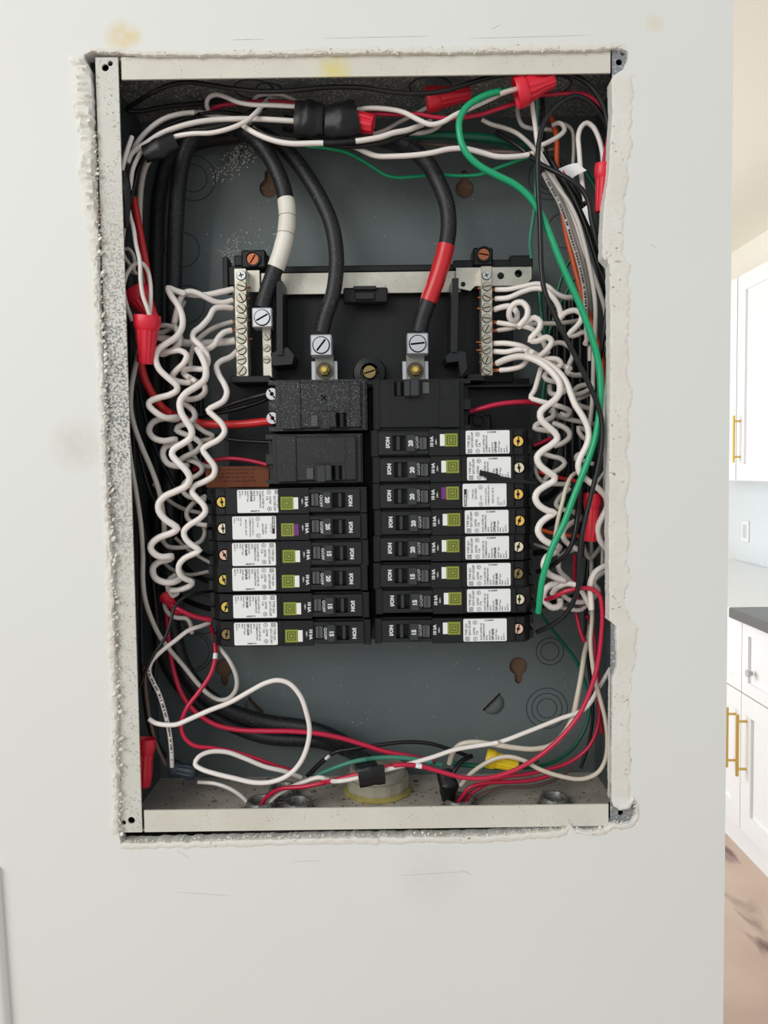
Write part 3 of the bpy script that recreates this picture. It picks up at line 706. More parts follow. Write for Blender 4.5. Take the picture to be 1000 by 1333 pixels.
def double_breaker(label, px, py, flip, ln, material, group, hh=17.6, screws=True):
    t = local_thing('double_breaker', label, 'breaker', px, py, 26, flip, group)
    g = Geo(); W = ln * U
    g.box(0, W, -hh, hh, -45, -4); g.box(1.0, 9 * U, -hh + .4, hh - .4, -4.2, -2.2, .3)
    g.box(8 * U, 102 * U, -hh + 2.0, hh - 2.0, -4.2, 0.2, .4); g.box(86 * U, 112 * U, -hh + 1.2, hh - 1.2, -4.2, 1.2, .4)
    for y0, y1 in ((-hh, -hh + 3.2), (-3.6, 3.6), (hh - 3.2, hh)): g.box(W - .2, W + 15 * U * .62, y0, y1, -30, -5.2)
    g.box(W - .2, W + 9 * U, -hh, hh, -45, -20)
    lpart('body', g.mesh('body', material, (0, 0, 0)), t)
    y1, y0 = hh - 1.6, hh - 12.4
    g = Geo()
    for x0, x1, ya, yb in ((9 * U, 101 * U, -hh + 2.2, -hh + 2.5), (9 * U, 101 * U, hh - 2.5, hh - 2.2), (22 * U, 76 * U, y0 - 1.6, y0 - 1.3)): g.box(x0, x1, ya, yb, .1, .55)
    for x in (9 * U, 22 * U, 101 * U): g.box(x, x + .3, -hh + 2.2, hh - 2.2, .1, .55)
    rr = lpart('rim', g.mesh('rim', BLACK_RAISED, (0, 0, 0)), t, kind='stuff')
    lpart('trip_slot', Geo().box(27 * U, 40 * U, y0, y1, .15, .28).mesh('trip_slot', DARK, (0, 0, 0)), t)
    lpart('trip_flag', Geo().box(31 * U, 36 * U, y0 + .3, y1 - .3, .2, .7, .2).mesh('trip_flag', BLACK_RAISED, (0, 0, 0)), t)
    lpart('handle', Geo().box(34 * U + 6 * U, 48 * U, y0 - .6, y1, -.5, 6.5, .6).box(47 * U, 60 * U, y0 - .6, y1 + 1.2, -.5, 5.6, .9).mesh('handle', DGREYP if material is not BLACK_DUSTY else BLACK_DUSTY, (0, 0, 0)), t)
    g = Geo().box(64 * U, 73 * U, y0 + 1.6, y1 - 1.2, 0, 1.0, .3)
    for k in range(4): g.box(64.5 * U, 72.5 * U, y0 + 2.1 + k * 1.9, y0 + 3.3 + k * 1.9, .9, 1.3)
    lpart('test_button', g.mesh('test_button', GREYP, (0, 0, 0)), t)
    g = Geo()
    for x in (88 * U, 105 * U): g.box(x, x + .3, y0 - 2, y1 - 2, 1.2, 1.4)
    g.box(88 * U, 105 * U, y0 - 2, y0 - 1.7, 1.2, 1.4).box(88 * U, 105 * U, y1 - 2.3, y1 - 2, 1.2, 1.4)
    lpart('raised_square', g.mesh('raised_square', material, (0, 0, 0)), t)
    if screws:
        for y in (-8.6, 8.6):
            s = lpart('terminal_screw', cached('big_terminal_screw', lambda: screw_geo(4.2), ALU), t, (W + 2.6, y, -5.0)); s.rotation_euler.z = .6
    return t
db = double_breaker('big dusty black double breaker at the upper left, two silver screws', 478, 526, True, 120, BLACK_DUSTY, 'double pole breakers', 18.2)
g = Geo(); g.add([(56 * U + x * math.cos(a) - y * math.sin(a), -4.9 + x * math.sin(a) + y * math.cos(a), z) for a in (.7, 2.3) for z in (.2, .5) for x, y in ((-3, -.45), (2.6, -.25), (3, .3), (-2.4, .5))], [q for o in (0, 8) for q in ((o, o + 1, o + 2, o + 3), (o + 4, o + 5, o + 6, o + 7), (o, o + 1, o + 5, o + 4), (o + 1, o + 2, o + 6, o + 5), (o + 2, o + 3, o + 7, o + 6), (o + 3, o, o + 4, o + 7))])
lpart('black_smear', g.mesh('black_smear', DARK, (0, 0, 0)), db, label='black crossed smear of paint')
double_breaker('lightly dusted black double breaker under the upper left one', 472, 596, True, 118, BLACK_DUSTY2, 'double pole breakers', 17.6, False)
double_breaker('clean black double breaker at the top of the right column', 486, 527, False, 118, BLACK, 'double pole breakers', 18.2, False)
# the torn strip of tape over one label
q = P(612, 618, 23); g = Geo()
top = [P(x, y, 22.6) for x, y in ((625, 612), (648, 617), (652, 620), (664, 622), (700, 628))]; bot = [P(x, y, 22.4) for x, y in ((624, 619), (633, 621), (634, 628), (666, 628), (698, 629.5))]
n = 5; vs = top + bot; vs += [v + Vector((0, .35, 0)) for v in vs]
g.add(vs, [(k, k + 1, k + 6, k + 5) for k in range(4)] + [(k + 10, k + 11, k + 16, k + 15) for k in range(4)] + [(k, k + 1, k + 11, k + 10) for k in range(4)] + [(k + 5, k + 6, k + 16, k + 15) for k in range(4)] + [(0, 5, 15, 10), (4, 9, 19, 14)])
solo(g, 'tape_scrap', TAPE, 'torn scrap of black tape stuck across a white breaker label', 'tape', q)

# ------------------------------------------------------------------ black interior with bars and lugs
def R(x0, y0, x1, y1, d):
    xm, ym = (x0 + x1) / 2, (y0 + y1) / 2
    return P(x0, ym, d).x, P(x1, ym, d).x, P(xm, y1, d).z, P(xm, y0, d).z
def pbox(g, x0, y0, x1, y1, d0, d1, bev=0.0):
    """box whose front face covers a photo rectangle at depth d0"""
    a, b, c, d = R(x0, y0, x1, y1, d0); return g.box(a, b, d0, d1, c, d, bev)
bus = thing('panel_interior', 'black plastic bus base with silver bars behind the breakers', 'panel interior', P(495, 480, 74))
g = Geo(); pbox(g, 322, 378, 668, 500, 74, 78, .6); pbox(g, 300, 495, 690, 832, 76, 80); part(g, 'base_plate', BLACK, bus)
g = Geo()
pbox(g, 296, 346, 320, 372, 66, 80, .8); pbox(g, 305, 332, 350, 346, 66, 80, .8); pbox(g, 344, 345, 620, 354, 68, 80, .8)
pbox(g, 314, 325, 346, 349, 62, 80, 1.2); pbox(g, 616, 322, 642, 346, 62, 80, 1.2); pbox(g, 590, 338, 672, 350, 66, 80, .8)
pbox(g, 664, 332, 694, 350, 64, 80, .8); pbox(g, 680, 345, 692, 372, 64, 80, .8); pbox(g, 290, 334, 297, 378, 64, 80, .6)
part(g, 'top_rail', BLACK, bus)
def slot_screw(px, py, d, rpx, m, parent, a, phil=False, name='screw'):
    r = MM(rpx, d); q = P(px, py, d); s = r * .12; g = Geo()
    h = [[(-r * .98, -s), (r * .98, -s), (r * .98, s), (-r * .98, s)]] if not phil else [[(s, s), (s, r * .6), (-s, r * .6), (-s, s), (-r * .6, s), (-r * .6, -s), (-s, -s), (-s, -r * .6), (s, -r * .6), (s, -s), (r * .6, -s), (r * .6, s)]]
    ca, sa = math.cos(a), math.sin(a)
    f = lambda u, v, w: (q.x + u * ca - v * sa, d + w, q.z + u * sa + v * ca)
    g.plate(circle(0, 0, r, 20), h if phil else [[(-r * .9, -s), (r * .9, -s), (r * .9, s), (-r * .9, s)]], f, 0, 1.0)
    g.plate(circle(0, 0, r * .99, 16), [], f, 1.0, 1.6)
    o = part(g, name, m, parent)
    part(Geo().plate(circle(0, 0, r * 1.15, 16), [], f, 1.12, 1.25), 'screw_shadow_ring', DARK, o)  # black disc under the head, a washer's shadow painted as a ring
    g2 = Geo().plate(circle(0, 0, r * .97, 14), [], f, .85, .9); part(g2, 'slot_floor', DARK, o)
    return o
for px in (329, 630):
    g = Geo(); q = P(px, 337 if px < 400 else 331, 61.5); g.lathe([(MM(10, 61), 1), (MM(10, 61), -1.4), (MM(8.2, 61), -1.4), (MM(8, 61), .6), (0, .6)], 20, Matrix.Translation(q) @ Matrix.Rotation(math.pi / 2, 4, 'X') @ Matrix.Scale(-1, 4, (0, 0, 1)))
    part(g, 'screw_boss', BLACK, bus, True)
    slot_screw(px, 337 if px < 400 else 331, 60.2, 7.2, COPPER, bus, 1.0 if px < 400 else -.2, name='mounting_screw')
g = Geo(); pbox(g, 366, 354, 600, 382, 66, 68, .3); part(g, 'strap', SILVER, bus)
g = Geo()
a, b, c, d = R(594, 348, 692, 372, 60)
def hh(px, py, r): return circle(P(px, py, 60).x, P(px, py, 60).z, MM(r, 60), 14)
g.plate([(a, c - 1), (a + MM(18, 60), c - MM(6, 60)), (a + MM(24, 60), c), (b - MM(8, 60), c), (b, c + MM(8, 60)), (b, d), (a, d)], [hh(652, 359, 4.5), hh(675, 356, 5), hh(603, 370, 3.2)], fm, 60, 62)
part(g, 'strap_bracket', SILVER, bus)
a, b, c, d = R(320, 352, 338, 380, 60); part(Geo().box(a, b, 60, 62, c, d), 'strap_bracket', SILVER, bus)
def neutral_bar(x, y0, y1, w, ys, d, first_phil=True, skip=()):
    g = Geo(); pbox(g, x - w / 2, y0, x + w / 2, y1, d, d + 12, .5); bar = part(g, 'neutral_bar', SILVER, bus)
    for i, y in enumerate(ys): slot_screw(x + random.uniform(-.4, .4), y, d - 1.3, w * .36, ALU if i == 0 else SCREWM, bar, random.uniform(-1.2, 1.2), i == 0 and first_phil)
    return bar
neutral_bar(314, 349, 491, 16, (358, 372, 387, 401, 414, 428, 441, 455, 468, 482), 48)
neutral_bar(347, 355, 492, 12, (365, 438, 453, 468), 50)
neutral_bar(634, 346, 489, 14.5, (358, 372.5, 386, 400, 414, 427.5, 441, 455, 468.5, 482), 48)
def lug(px, py, w, d, m, deep, a):
    g = Geo(); pbox(g, px - w / 2, py - w / 2, px + w / 2, py + w / 2, d, d + deep, .8); o = part(g, 'lug', ALU, bus)
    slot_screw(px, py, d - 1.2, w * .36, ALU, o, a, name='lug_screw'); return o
lug(341, 413, 26, 40, ALU, 14, .5); lug(418, 449, 28, 44, ALU, 16, .9); lug(544, 447, 28, 44, ALU, 16, 0.1)
for px in (422.5, 541):
    g = Geo(); pbox(g, px - 17, 470, px + 17, 500, 58, 60, .3); part(g, 'stud_plate', ALU, bus)
    g = Geo(); pbox(g, px - 12, 462, px + 12, 500, 55, 58, .3); part(g, 'bus_tab', mat('dull_bus', (150, 148, 140), .4, .7), bus)
    q = P(px, 482, 52); M = Matrix.Translation(q) @ Matrix.Rotation(math.pi / 2, 4, 'X')
    wsh = part(Geo().lathe([(MM(11, 52), -3), (MM(11, 52), -1.5), (MM(6, 52), -1.5)], 22, M), 'washer', mat('dark_washer', (92, 86, 74), .4, .8), bus, True)
    nutp = part(Geo().lathe([(MM(7.5, 52), -1.5), (MM(7.5, 52), 1.5), (MM(6.5, 52), 2)], 6, M), 'nut', DBRASS, wsh)
    part(Geo().lathe([(MM(4, 52), 0), (MM(4, 52), 4.2), (MM(3, 52), 4.8), (0, 4.8)], 14, M), 'stud', BRASS, wsh, True)
q = P(481, 484, 62); M = Matrix.Translation(q) @ Matrix.Rotation(math.pi / 2, 4, 'X')
part(Geo().lathe([(MM(22, 62), -11), (MM(20, 62), -3), (MM(12, 62), -2), (MM(12, 62), -11)], 24, M), 'screw_boss', BLACK, bus, True)
slot_screw(481, 484, 60, 8, DBRASS, bus, .3, name='brass_screw')
# upright barrier fins and their angled feet
def fin(xt, yt, xb, yb, th, foot):
    g = Geo(); 
    a, b = P(xt, yt, 42), P(xb, yb, 42); n = 5
    for k in range(n):
        p0, p1 = a.lerp(b, k / n), a.lerp(b, (k + 1) / n)
        vs = [(p0.x - th, 42, p0.z), (p0.x + th, 42, p0.z), (p1.x + th, 42, p1.z), (p1.x - th, 42, p1.z)]; vs += [(x, 74, z) for x, _, z in vs]
        g.add(vs, [(0, 1, 2, 3), (4, 7, 6, 5), (0, 4, 5, 1), (1, 5, 6, 2), (2, 6, 7, 3), (3, 7, 4, 0)])
    f0 = [P(x, y, 44) for x, y in foot]; vs = [tuple(v) for v in f0] + [(v.x, 74, v.z) for v in f0]; n = len(f0)
    g.add(vs, [tuple(range(n)), tuple(range(2 * n - 1, n - 1, -1))] + [(k, (k + 1) % n, n + (k + 1) % n, n + k) for k in range(n)])
    part(g, 'barrier_fin', BLACK_RAISED, bus)
fin(364, 366, 364, 462, 2.2, ((352, 460), (374, 452), (383, 462), (380, 474), (355, 476)))
fin(593, 362, 591, 458, 2.4, ((580, 464), (590, 456), (606, 458), (608, 480), (600, 490), (597, 470), (582, 472)))
g = Geo(); pbox(g, 447, 374, 505, 394, 58, 66, 1); part(g, 'clip', BLACK, bus)
g = Geo(); pbox(g, 460, 372, 490, 377, 55, 60, .5); pbox(g, 462, 380, 488, 390, 56, 60, .6); part(g, 'clip_latch', BLACK_RAISED, bus)
g = Geo(); pbox(g, 300, 489, 352, 498, 46, 74, .6); pbox(g, 608, 486, 632, 496, 52, 74, .6); pbox(g, 470, 480, 492, 500, 64, 76); pbox(g, 608, 500, 700, 504, 60, 76, .5)
part(g, 'cross_ledge', BLACK, bus)
g = Geo()
pbox(g, 610, 540, 640, 566, 66, 76, 1.2); q = P(624, 547, 65); g.lathe([(5, -1), (5, 1), (3.4, 1.2), (3.2, -.8), (0, -.8)], 18, Matrix.Translation(q) @ Matrix.Rotation(math.pi / 2, 4, 'X'))
part(g, 'mounting_boss', BLACK, bus)
# brown printed card in the left gutter
a, b, c, d = R(268, 607, 350, 634, 58)
card = solo(Geo().box(a, b, 58, 58.6, c, d), 'printed_card', BROWN_TAG, 'brown printed card tucked beside the lower dusty double breaker', 'card', (a, 58, c))
g = Geo(); rn = random.Random(4)
for row in range(4):
    x = a + 6 + row * 2
    while x < b - 12:
        l = rn.uniform(.6, 2.4); z = d - 3.0 - row * 2.9; g.box(x, x + l, 57.85, 58.05, z, z + rn.uniform(.9, 1.6)); x += l + rn.uniform(.5, 1.6)
part(g, 'faded_print', BROWN_INK, card, kind='stuff')

# ------------------------------------------------------------------ wires: (name, material, width px, label, [(px, py[, depth mm])], options)
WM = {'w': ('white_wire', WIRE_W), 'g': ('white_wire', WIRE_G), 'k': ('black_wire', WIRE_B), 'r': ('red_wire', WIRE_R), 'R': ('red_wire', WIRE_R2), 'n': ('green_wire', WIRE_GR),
      'd': ('green_wire', WIRE_DG), 't': ('green_wire', WIRE_TG), 'o': ('orange_wire', WIRE_O), 'b': ('brown_wire', WIRE_BR), 'e': ('beige_wire', WIRE_BE), 'c': ('feeder_cable', CABLE)}
GRP = {'w': 'white circuit wires', 'g': 'white circuit wires', 'e': 'white circuit wires', 'k': 'black circuit wires', 'r': 'red circuit wires', 'R': 'red circuit wires', 'n': 'green ground wires',
       'd': 'green ground wires', 't': 'green ground wires', 'o': 'orange circuit wires', 'b': 'brown wires', 'c': 'black feeder cables'}
WIRES = []
def W(c, w, label, pts, cu=False, bands=(), mark=None):
    WIRES.append(dict(c=c, w=w, label=label, pts=pts, cu=cu, bands=bands, mark=mark))
# --- feeders
W('c', 22, 'thick black cable wrapped in white tape, ending in the upper left lug',
  [(342, 400, 47), (346, 385), (354, 362, 44), (364, 335), (372, 305, 42), (374, 275), (369, 245, 48), (357, 215), (341, 190, 50), (318, 172), (290, 163, 54), (262, 168), (245, 188, 58), (235, 222), (230, 270, 60), (227, 340),
   (226, 420, 62), (225, 500), (223, 580, 62), (221, 660), (221, 740, 62), (226, 820), (246, 880, 62), (290, 920), (340, 938, 72), (410, 950), (455, 972, 66), (482, 1008, 52)], bands=[('white', .145, .30)])
W('c', 21, 'thick black cable curving down to the middle lug',
  [(419, 432, 50), (424, 412), (433, 385, 46), (438, 350), (437, 320, 46), (431, 290), (419, 262, 50), (404, 236), (385, 209, 58), (362, 187), (335, 174, 76), (300, 178), (255, 186, 86), (222, 205), (208, 250, 86), (204, 320), (203, 420, 87), (202, 520),
   (201, 620, 87), (201, 720), (203, 800, 86), (222, 872), (270, 925, 84), (340, 958), (420, 966, 74), (470, 986), (492, 1010, 54)])
W('c', 22, 'thick black cable wrapped in red tape, ending in the right lug',
  [(546, 432, 50), (550, 415), (558, 392, 46), (569, 362), (578, 332, 44), (584, 300), (582, 268, 46), (572, 240), (556, 212, 50), (537, 195), (512, 185, 58), (470, 176), (420, 170, 70), (370, 160)], bands=[('red', .13, .37)])
# --- top run
W('k', 6, 'long thin black wire arching over everything along the top edge',
  [(300, 130, 60), (262, 134), (215, 139, 48), (180, 145), (165, 143, 36), (178, 133), (197, 121, 26), (220, 111), (245, 107, 20), (270, 110), (300, 115, 16), (335, 119), (380, 118, 14), (420, 114), (470, 114, 13), (510, 120), (545, 122, 12), (580, 118),
   (612, 108, 12), (640, 100), (680, 94.5, 12), (715, 93.5), (745, 98, 12), (765, 109), (779, 126, 12), (788, 146), (792, 165, 14)])
W('w', 6, 'white wire making a small hook at the upper left, running into tape', [(271, 143, 44), (269, 135), (272, 127, 34), (281, 123), (293, 126, 30), (310, 133), (330, 136.5, 28), (355, 137), (388, 139, 27)])
W('r', 5.5, 'short crimson wire beneath the hooked white wire at the upper left', [(274, 142, 46), (290, 137), (312, 134, 40), (345, 132), (388, 134, 38)])
W('w', 5, 'small white loop behind the crimson wire beside the wide tape wrap', [(330, 131, 44), (334, 126), (345, 123, 40), (360, 122.5), (374, 126, 40), (390, 134, 42)])
W('g', 5, 'short greyish white wire slanting up behind the hooked white wire', [(318, 168, 52), (334, 150), (350, 131, 50), (358, 125)])
W('w', 6.5, 'uppermost of the white wires sweeping over the upper left corner', [(172, 200, 30), (178, 187), (190, 172, 30), (213, 155), (240, 147.5, 36), (262, 147), (290, 152, 50), (320, 156)])
W('w', 7, 'white wire sweeping from the left wall into the wide tape wrap', [(166, 212, 22), (172, 199), (190, 187, 24), (210, 174), (240, 163, 26), (270, 157), (300, 155, 30), (335, 155), (388, 158, 28)])
W('w', 6, 'white wire rising from the corner tape up across the other top wires', [(216, 184, 24), (228, 178), (250, 174, 20), (275, 173), (300, 167, 18), (320, 158), (335, 145, 22), (343, 136), (352, 126, 44)])
W('k', 6.5, 'black wire alongside the rising white one at upper left', [(192, 192, 32), (220, 178), (240, 170, 30), (270, 168), (298, 161, 30), (318, 151), (332, 143, 34), (345, 140, 40)])
W('k', 5, 'black wire between the two upper white sweeps at the left corner', [(180, 195, 38), (205, 170), (235, 156, 38), (258, 149), (290, 146, 44), (320, 150, 52)])
W('w', 7, 'white wire along the bundle bottom with a black tape band', [(316, 163, 26), (326, 170), (342, 178, 22), (360, 184), (380, 187, 20), (410, 186.5), (440, 186, 18), (470, 183), (495, 178.5, 20), (512, 173), (532, 169, 24), (560, 158, 40)], bands=[('black', .44, .60)])
W('k', 6, 'black wire hugging the underside of the wide tape wrap', [(330, 165, 32), (348, 176), (372, 181, 30), (400, 183), (440, 190, 30), (478, 190), (505, 184, 28), (526, 176), (548, 166, 34), (570, 160, 44)])
W('w', 7, 'white wire dipping beneath the bundle right of centre', [(448, 189, 34), (462, 191), (476, 198, 32), (490, 203), (512, 203.5, 30), (540, 202), (562, 199, 28), (585, 194), (605, 193.5, 27), (625, 198), (645, 203.5, 26), (668, 204), (690, 201, 30), (706, 195, 36)])
W('w', 6.5, 'white wire from the square red stub up into the top red nut', [(462, 144, 30), (480, 141), (505, 142, 26), (525, 146), (545, 156, 22), (560, 162), (576, 159, 20), (592, 150), (612, 141, 18), (636, 130), (655, 121, 16), (675, 115, 14)])
W('r', 5.5, 'crimson wire running from the tape to the upper right corner', [(462, 147, 34), (490, 148), (520, 149, 30), (545, 148.5), (562, 152, 26), (582, 154), (602, 153, 25), (626, 149), (648, 142, 25), (672, 134), (695, 125.5, 26), (715, 123), (740, 121.5, 24), (762, 123), (776, 131, 24), (786, 142), (792, 158, 24)], mark=(466, 150))
W('g', 5.5, 'greyish wire slanting from the tape to the red nut behind the black wire', [(486, 174, 50), (500, 170), (518, 160, 46), (540, 149), (556, 140, 40), (570, 133, 36)])
W('g', 6, 'short greyish white wire under the dipping top bundle near centre', [(528, 174, 46), (550, 173), (566, 168, 44), (575, 160), (580, 152, 42)])
W('d', 11, 'thick green wire across the top behind the bundle', [(500, 181, 58), (530, 178), (565, 176, 54), (600, 177), (640, 180, 54), (672, 187), (700, 197, 58)])
W('d', 6, 'green wire branching low beside the thick green one', [(600, 180, 60), (645, 186), (665, 192, 58), (700, 194)])
W('b', 5, 'brown wire stretched under the thick green wire', [(500, 183, 62), (545, 186), (590, 191, 58), (640, 197), (690, 198, 46), (725, 194, 44)])
W('n', 5, 'slim green wire drooping over the back panel to the right', [(398, 190, 52), (412, 191.5), (432, 194, 58), (452, 199), (468, 207, 62), (486, 218), (500, 227, 64), (516, 231), (540, 230, 66), (570, 227.5), (600, 229, 66), (626, 227), (650, 218, 64), (680, 207), (702, 199, 56)])
W('n', 8.5, 'bright green wire looping from top nut and down the right side',
  [(664, 118, 18), (642, 121), (622, 129, 12), (606, 141), (598.5, 156, 9), (598, 172), (602, 189, 8), (610, 203), (626, 217, 10), (646, 228), (670, 240, 12), (690, 257), (706, 282, 12), (717, 308), (728, 336, 11), (741, 366), (753, 392, 10), (764, 420), (774, 450, 9),
   (780, 478), (782, 508, 9), (780, 540), (775, 570, 9), (767, 596), (756, 624, 10), (745, 652), (734, 682, 10), (722, 706), (713, 730, 11), (706, 755), (703, 778, 14), (701, 797, 20)])
W('g', 6, 'white wire curving below the crimson one toward the right bundle', [(628, 156, 46), (640, 162), (655, 166, 42), (672, 173), (686, 184, 34), (697, 196), (706, 209, 26), (716, 227), (727, 245, 20), (740, 263), (752, 288, 18), (760, 315), (766, 340, 18), (771, 365), (775, 395, 20), (775, 430), (773, 470, 24), (772, 510), (769, 545, 32), (764, 585, 40)])
W('w', 6, 'white wire hanging straight down from the top red nut', [(691, 122, 20), (694, 145), (697, 165, 24), (699, 182), (704, 200, 28), (714, 218), (722, 234, 26), (736, 258), (746, 280, 26), (754, 303), (761, 326, 28), (771, 352), (781, 380, 28), (788, 405), (790, 440, 34), (790, 480, 40)])
W('t', 5, 'green wire hanging beside the white one under the top red nut', [(699, 124, 30), (699, 150), (698, 190, 40), (698, 240), (696, 270, 54), (692, 297), (690, 318, 60), (692, 336, 64)])
W('g', 6, 'greyish white wire bent into an L beneath the top red nut', [(674, 138, 44), (675, 152), (680, 163, 42), (690, 167), (704, 168, 42), (722, 169.5, 46)])
W('k', 6, 'black wire hanging just right of the straight white one', [(706, 126, 40), (707, 150), (708, 180, 44), (713, 210, 40), (726, 235), (745, 262, 36), (760, 290), (772, 325, 34), (782, 360, 34), (787, 400, 40)])
W('w', 6, 'short white wire hooked behind the orange wire at the top right', [(703, 190, 22), (716, 184), (728, 177, 24), (735, 170), (733, 163, 30), (727, 160), (720, 163, 42)])
W('o', 7, 'long orange wire running down the right bundle', [(716, 152, 46), (722, 165), (725, 185, 42), (725, 210), (728, 245, 42), (733, 280), (738, 308, 36), (745, 335), (752, 362, 32), (760, 390), (769, 418, 32), (778, 445), (785, 468, 34), (788, 495), (787, 520, 44)])
W('g', 5, 'white wire bent sharply over and down right of the orange one', [(724, 160, 46), (738, 163), (745, 170, 44), (747, 190), (746, 215, 46), (744, 245, 50)])
W('w', 6.5, 'white wire forming a tall arch at the upper right corner', [(762, 262, 24), (759, 245), (756, 220, 24), (754, 195), (753, 177, 26), (757, 165), (764, 160, 28), (772, 165), (779, 178, 28), (784, 197), (786, 222, 26)])
W('k', 6.5, 'long black wire arching at upper right and hanging down the front',
  [(792, 168, 22), (785, 152), (773, 137, 16), (760, 128), (748, 125, 13), (734, 131), (719, 144, 11), (708, 161), (702, 184, 9), (700, 215), (701, 250, 8), (703, 285), (704, 320, 8), (705, 350), (709, 378, 7), (720, 405), (733, 432, 6), (748, 462), (762, 490, 5), (774, 516),
   (783, 545, 5), (784, 572), (780, 602, 5), (772, 635), (764, 668, 6), (757, 702), (754, 735, 7), (753, 762), (747, 782, 10), (735, 801), (718, 814, 18), (699, 823, 30)])
W('k', 6.5, 'black wire crossing from the top bundle to the right flange', [(646, 172, 48), (662, 182), (678, 193, 36), (692, 205), (704, 214, 20), (722, 223), (742, 234, 14), (757, 246), (766, 262, 13), (770, 285), (776, 310, 14), (785, 338), (790, 365, 16), (791, 395), (788, 422, 16), (783, 455), (779, 480, 22), (777, 520, 32)])
W('k', 6.5, 'dark printed cable down the middle of the right bundle', [(716, 206, 36), (728, 226), (744, 252, 30), (757, 280), (768, 310, 28), (779, 345), (790, 375, 28), (793, 410), (791, 450, 34), (788, 490, 42)])
W('k', 7, 'wide dark cable under the printed ones in the right bundle', [(722, 205, 46), (740, 235), (758, 265, 42), (770, 300), (781, 335, 40), (790, 365), (793, 400, 42)])
W('g', 6.5, 'white wire with black printing in the right bundle', [(708, 226, 36), (717, 243), (727, 261, 28), (736, 284), (744, 310, 26), (752, 336), (758, 360, 26), (762, 385), (763, 412, 30), (764, 440, 36)], mark='print')
W('g', 6, 'white wire tucked between the printed and the long white ones', [(712, 228, 40), (726, 252), (738, 276, 34), (748, 302), (757, 330, 34), (764, 360), (768, 395, 38), (768, 430), (768, 470, 44)])
W('d', 5, 'green wire angled between orange and printed white wires', [(752, 310, 56), (744, 335), (735, 352, 62), (727, 376), (722, 400, 66)])
W('d', 5, 'second angled green wire behind the orange wire', [(762, 335, 60), (748, 362), (735, 385, 66), (722, 412, 68), (713, 440, 70)])
W('d', 6, 'deep green wire dropping behind the right white curls', [(702, 376, 68), (705, 410), (710, 440, 68), (713, 475), (708, 505, 66), (706, 530, 70)])
W('d', 7, 'deep green wire bowed at the upper right behind the paper flag', [(755, 215, 66), (765, 228), (775, 245, 66), (781, 275)])
W('g', 5.5, 'greyish wire along the right flange below the upper red nut', [(781, 250, 30), (783, 280), (786, 310, 30), (789, 335, 34), (791, 370, 44)])
W('r', 5, 'crimson wire entering the right red nut from above', [(794, 166, 18), (791, 185), (787, 204, 16), (785, 222, 16)])
W('r', 8, 'dark red wire along the right flange at mid height', [(790, 480, 40), (789, 510), (788, 540, 40), (788, 575, 46)])
W('g', 5, 'greyish wire running down the right flange edge', [(792, 470, 30), (789, 510), (787, 550, 26), (788, 600), (787, 650, 28), (785, 700, 34), (784, 745, 40)])
# --- left wall run
W('w', 6, 'short white wire entering the black tape on the left wall', [(172, 178, 16), (167, 192), (162, 208, 12), (158, 226, 11), (156, 240, 12)])
W('w', 5.5, 'white wire waving down the left wall into the red nut', [(187, 192, 26), (179, 206), (173, 220, 20), (170, 240), (166, 262, 16), (169, 280), (174, 298, 14), (177, 318), (182, 340, 12), (183, 365), (186, 385, 12), (192, 402), (197, 418, 14)])
W('g', 5, 'white wire pressed against the left flange above the nuts', [(164, 268, 24), (162, 295), (159, 325, 20), (163, 336), (170, 346, 24), (178, 357, 28)])
W('g', 5, 'short white loop above the upper left red nut', [(158, 326, 26), (167, 324), (174, 333, 26), (175, 345), (172, 356, 30)])
W('w', 5.5, 'white loop standing up out of the left red nut', [(172, 418, 22), (163, 390), (161, 372, 20), (166, 355), (175, 344, 20), (184, 342), (192, 352, 20), (196, 372), (196, 395, 18), (194, 418, 18)])
W('g', 8, 'thick greyish wire on the left wall beside the feeder cables', [(198, 202, 42), (189, 218), (184, 240, 44), (182, 270), (182, 300, 50), (185, 330, 56), (188, 370, 60)])
W('k', 6, 'black wire on the left wall between the white ones', [(190, 200, 34), (181, 218), (175, 240, 30), (170, 262), (163, 290, 36), (164, 340, 44), (168, 400), (172, 470, 46), (176, 540), (184, 600, 44), (200, 650, 46), (225, 680, 60)])
W('R', 10, 'thick red wire going down behind the left nuts', [(174, 258, 38), (179, 285), (185, 318, 34), (190, 345), (195, 375, 38)])
W('R', 11, 'thick red wire from the left nut to the dusty double breaker', [(183, 462, 34), (186, 485), (194, 505, 38), (208, 527), (226, 541, 44), (250, 549), (280, 552.5, 46), (315, 552), (345, 549, 42), (356, 548, 38)])
W('g', 7, 'long white wire curving down the left wall inside the gutter', [(184, 446, 42), (178, 470), (174, 488, 28), (171, 505), (170, 530, 22), (174, 552), (184, 580, 24), (196, 608), (206, 635, 28), (211, 660), (214, 690, 34), (212, 705, 40)])
W('g', 6.5, 'long white wire along the left flange ending in a loop at lower left',
  [(166, 560, 18), (170, 600), (177, 640, 18), (183, 680), (186, 720, 20), (186, 755), (189, 780, 24), (197, 805), (208, 828, 34), (222, 847), (240, 868, 44), (256, 888), (272, 904, 46), (286, 911), (298, 909, 42), (307, 898), (308, 882, 40), (300, 862), (290, 848, 44), (280, 836, 52)])
W('g', 3.5, 'thin white wire hugging the left flange at mid height', [(160, 420, 10), (163, 470), (166, 520, 9), (167, 570), (169, 610, 12)])
W('k', 6, 'black wire bowing behind the left white curls', [(180, 500, 52), (190, 545), (205, 590, 54), (220, 620), (235, 650, 60)])
W('k', 7, 'black wire straight down the left flange behind the white ones', [(170, 430, 40), (172, 520), (175, 600, 36), (183, 700), (184, 800, 36), (186, 880), (196, 950, 40), (215, 985, 50)])
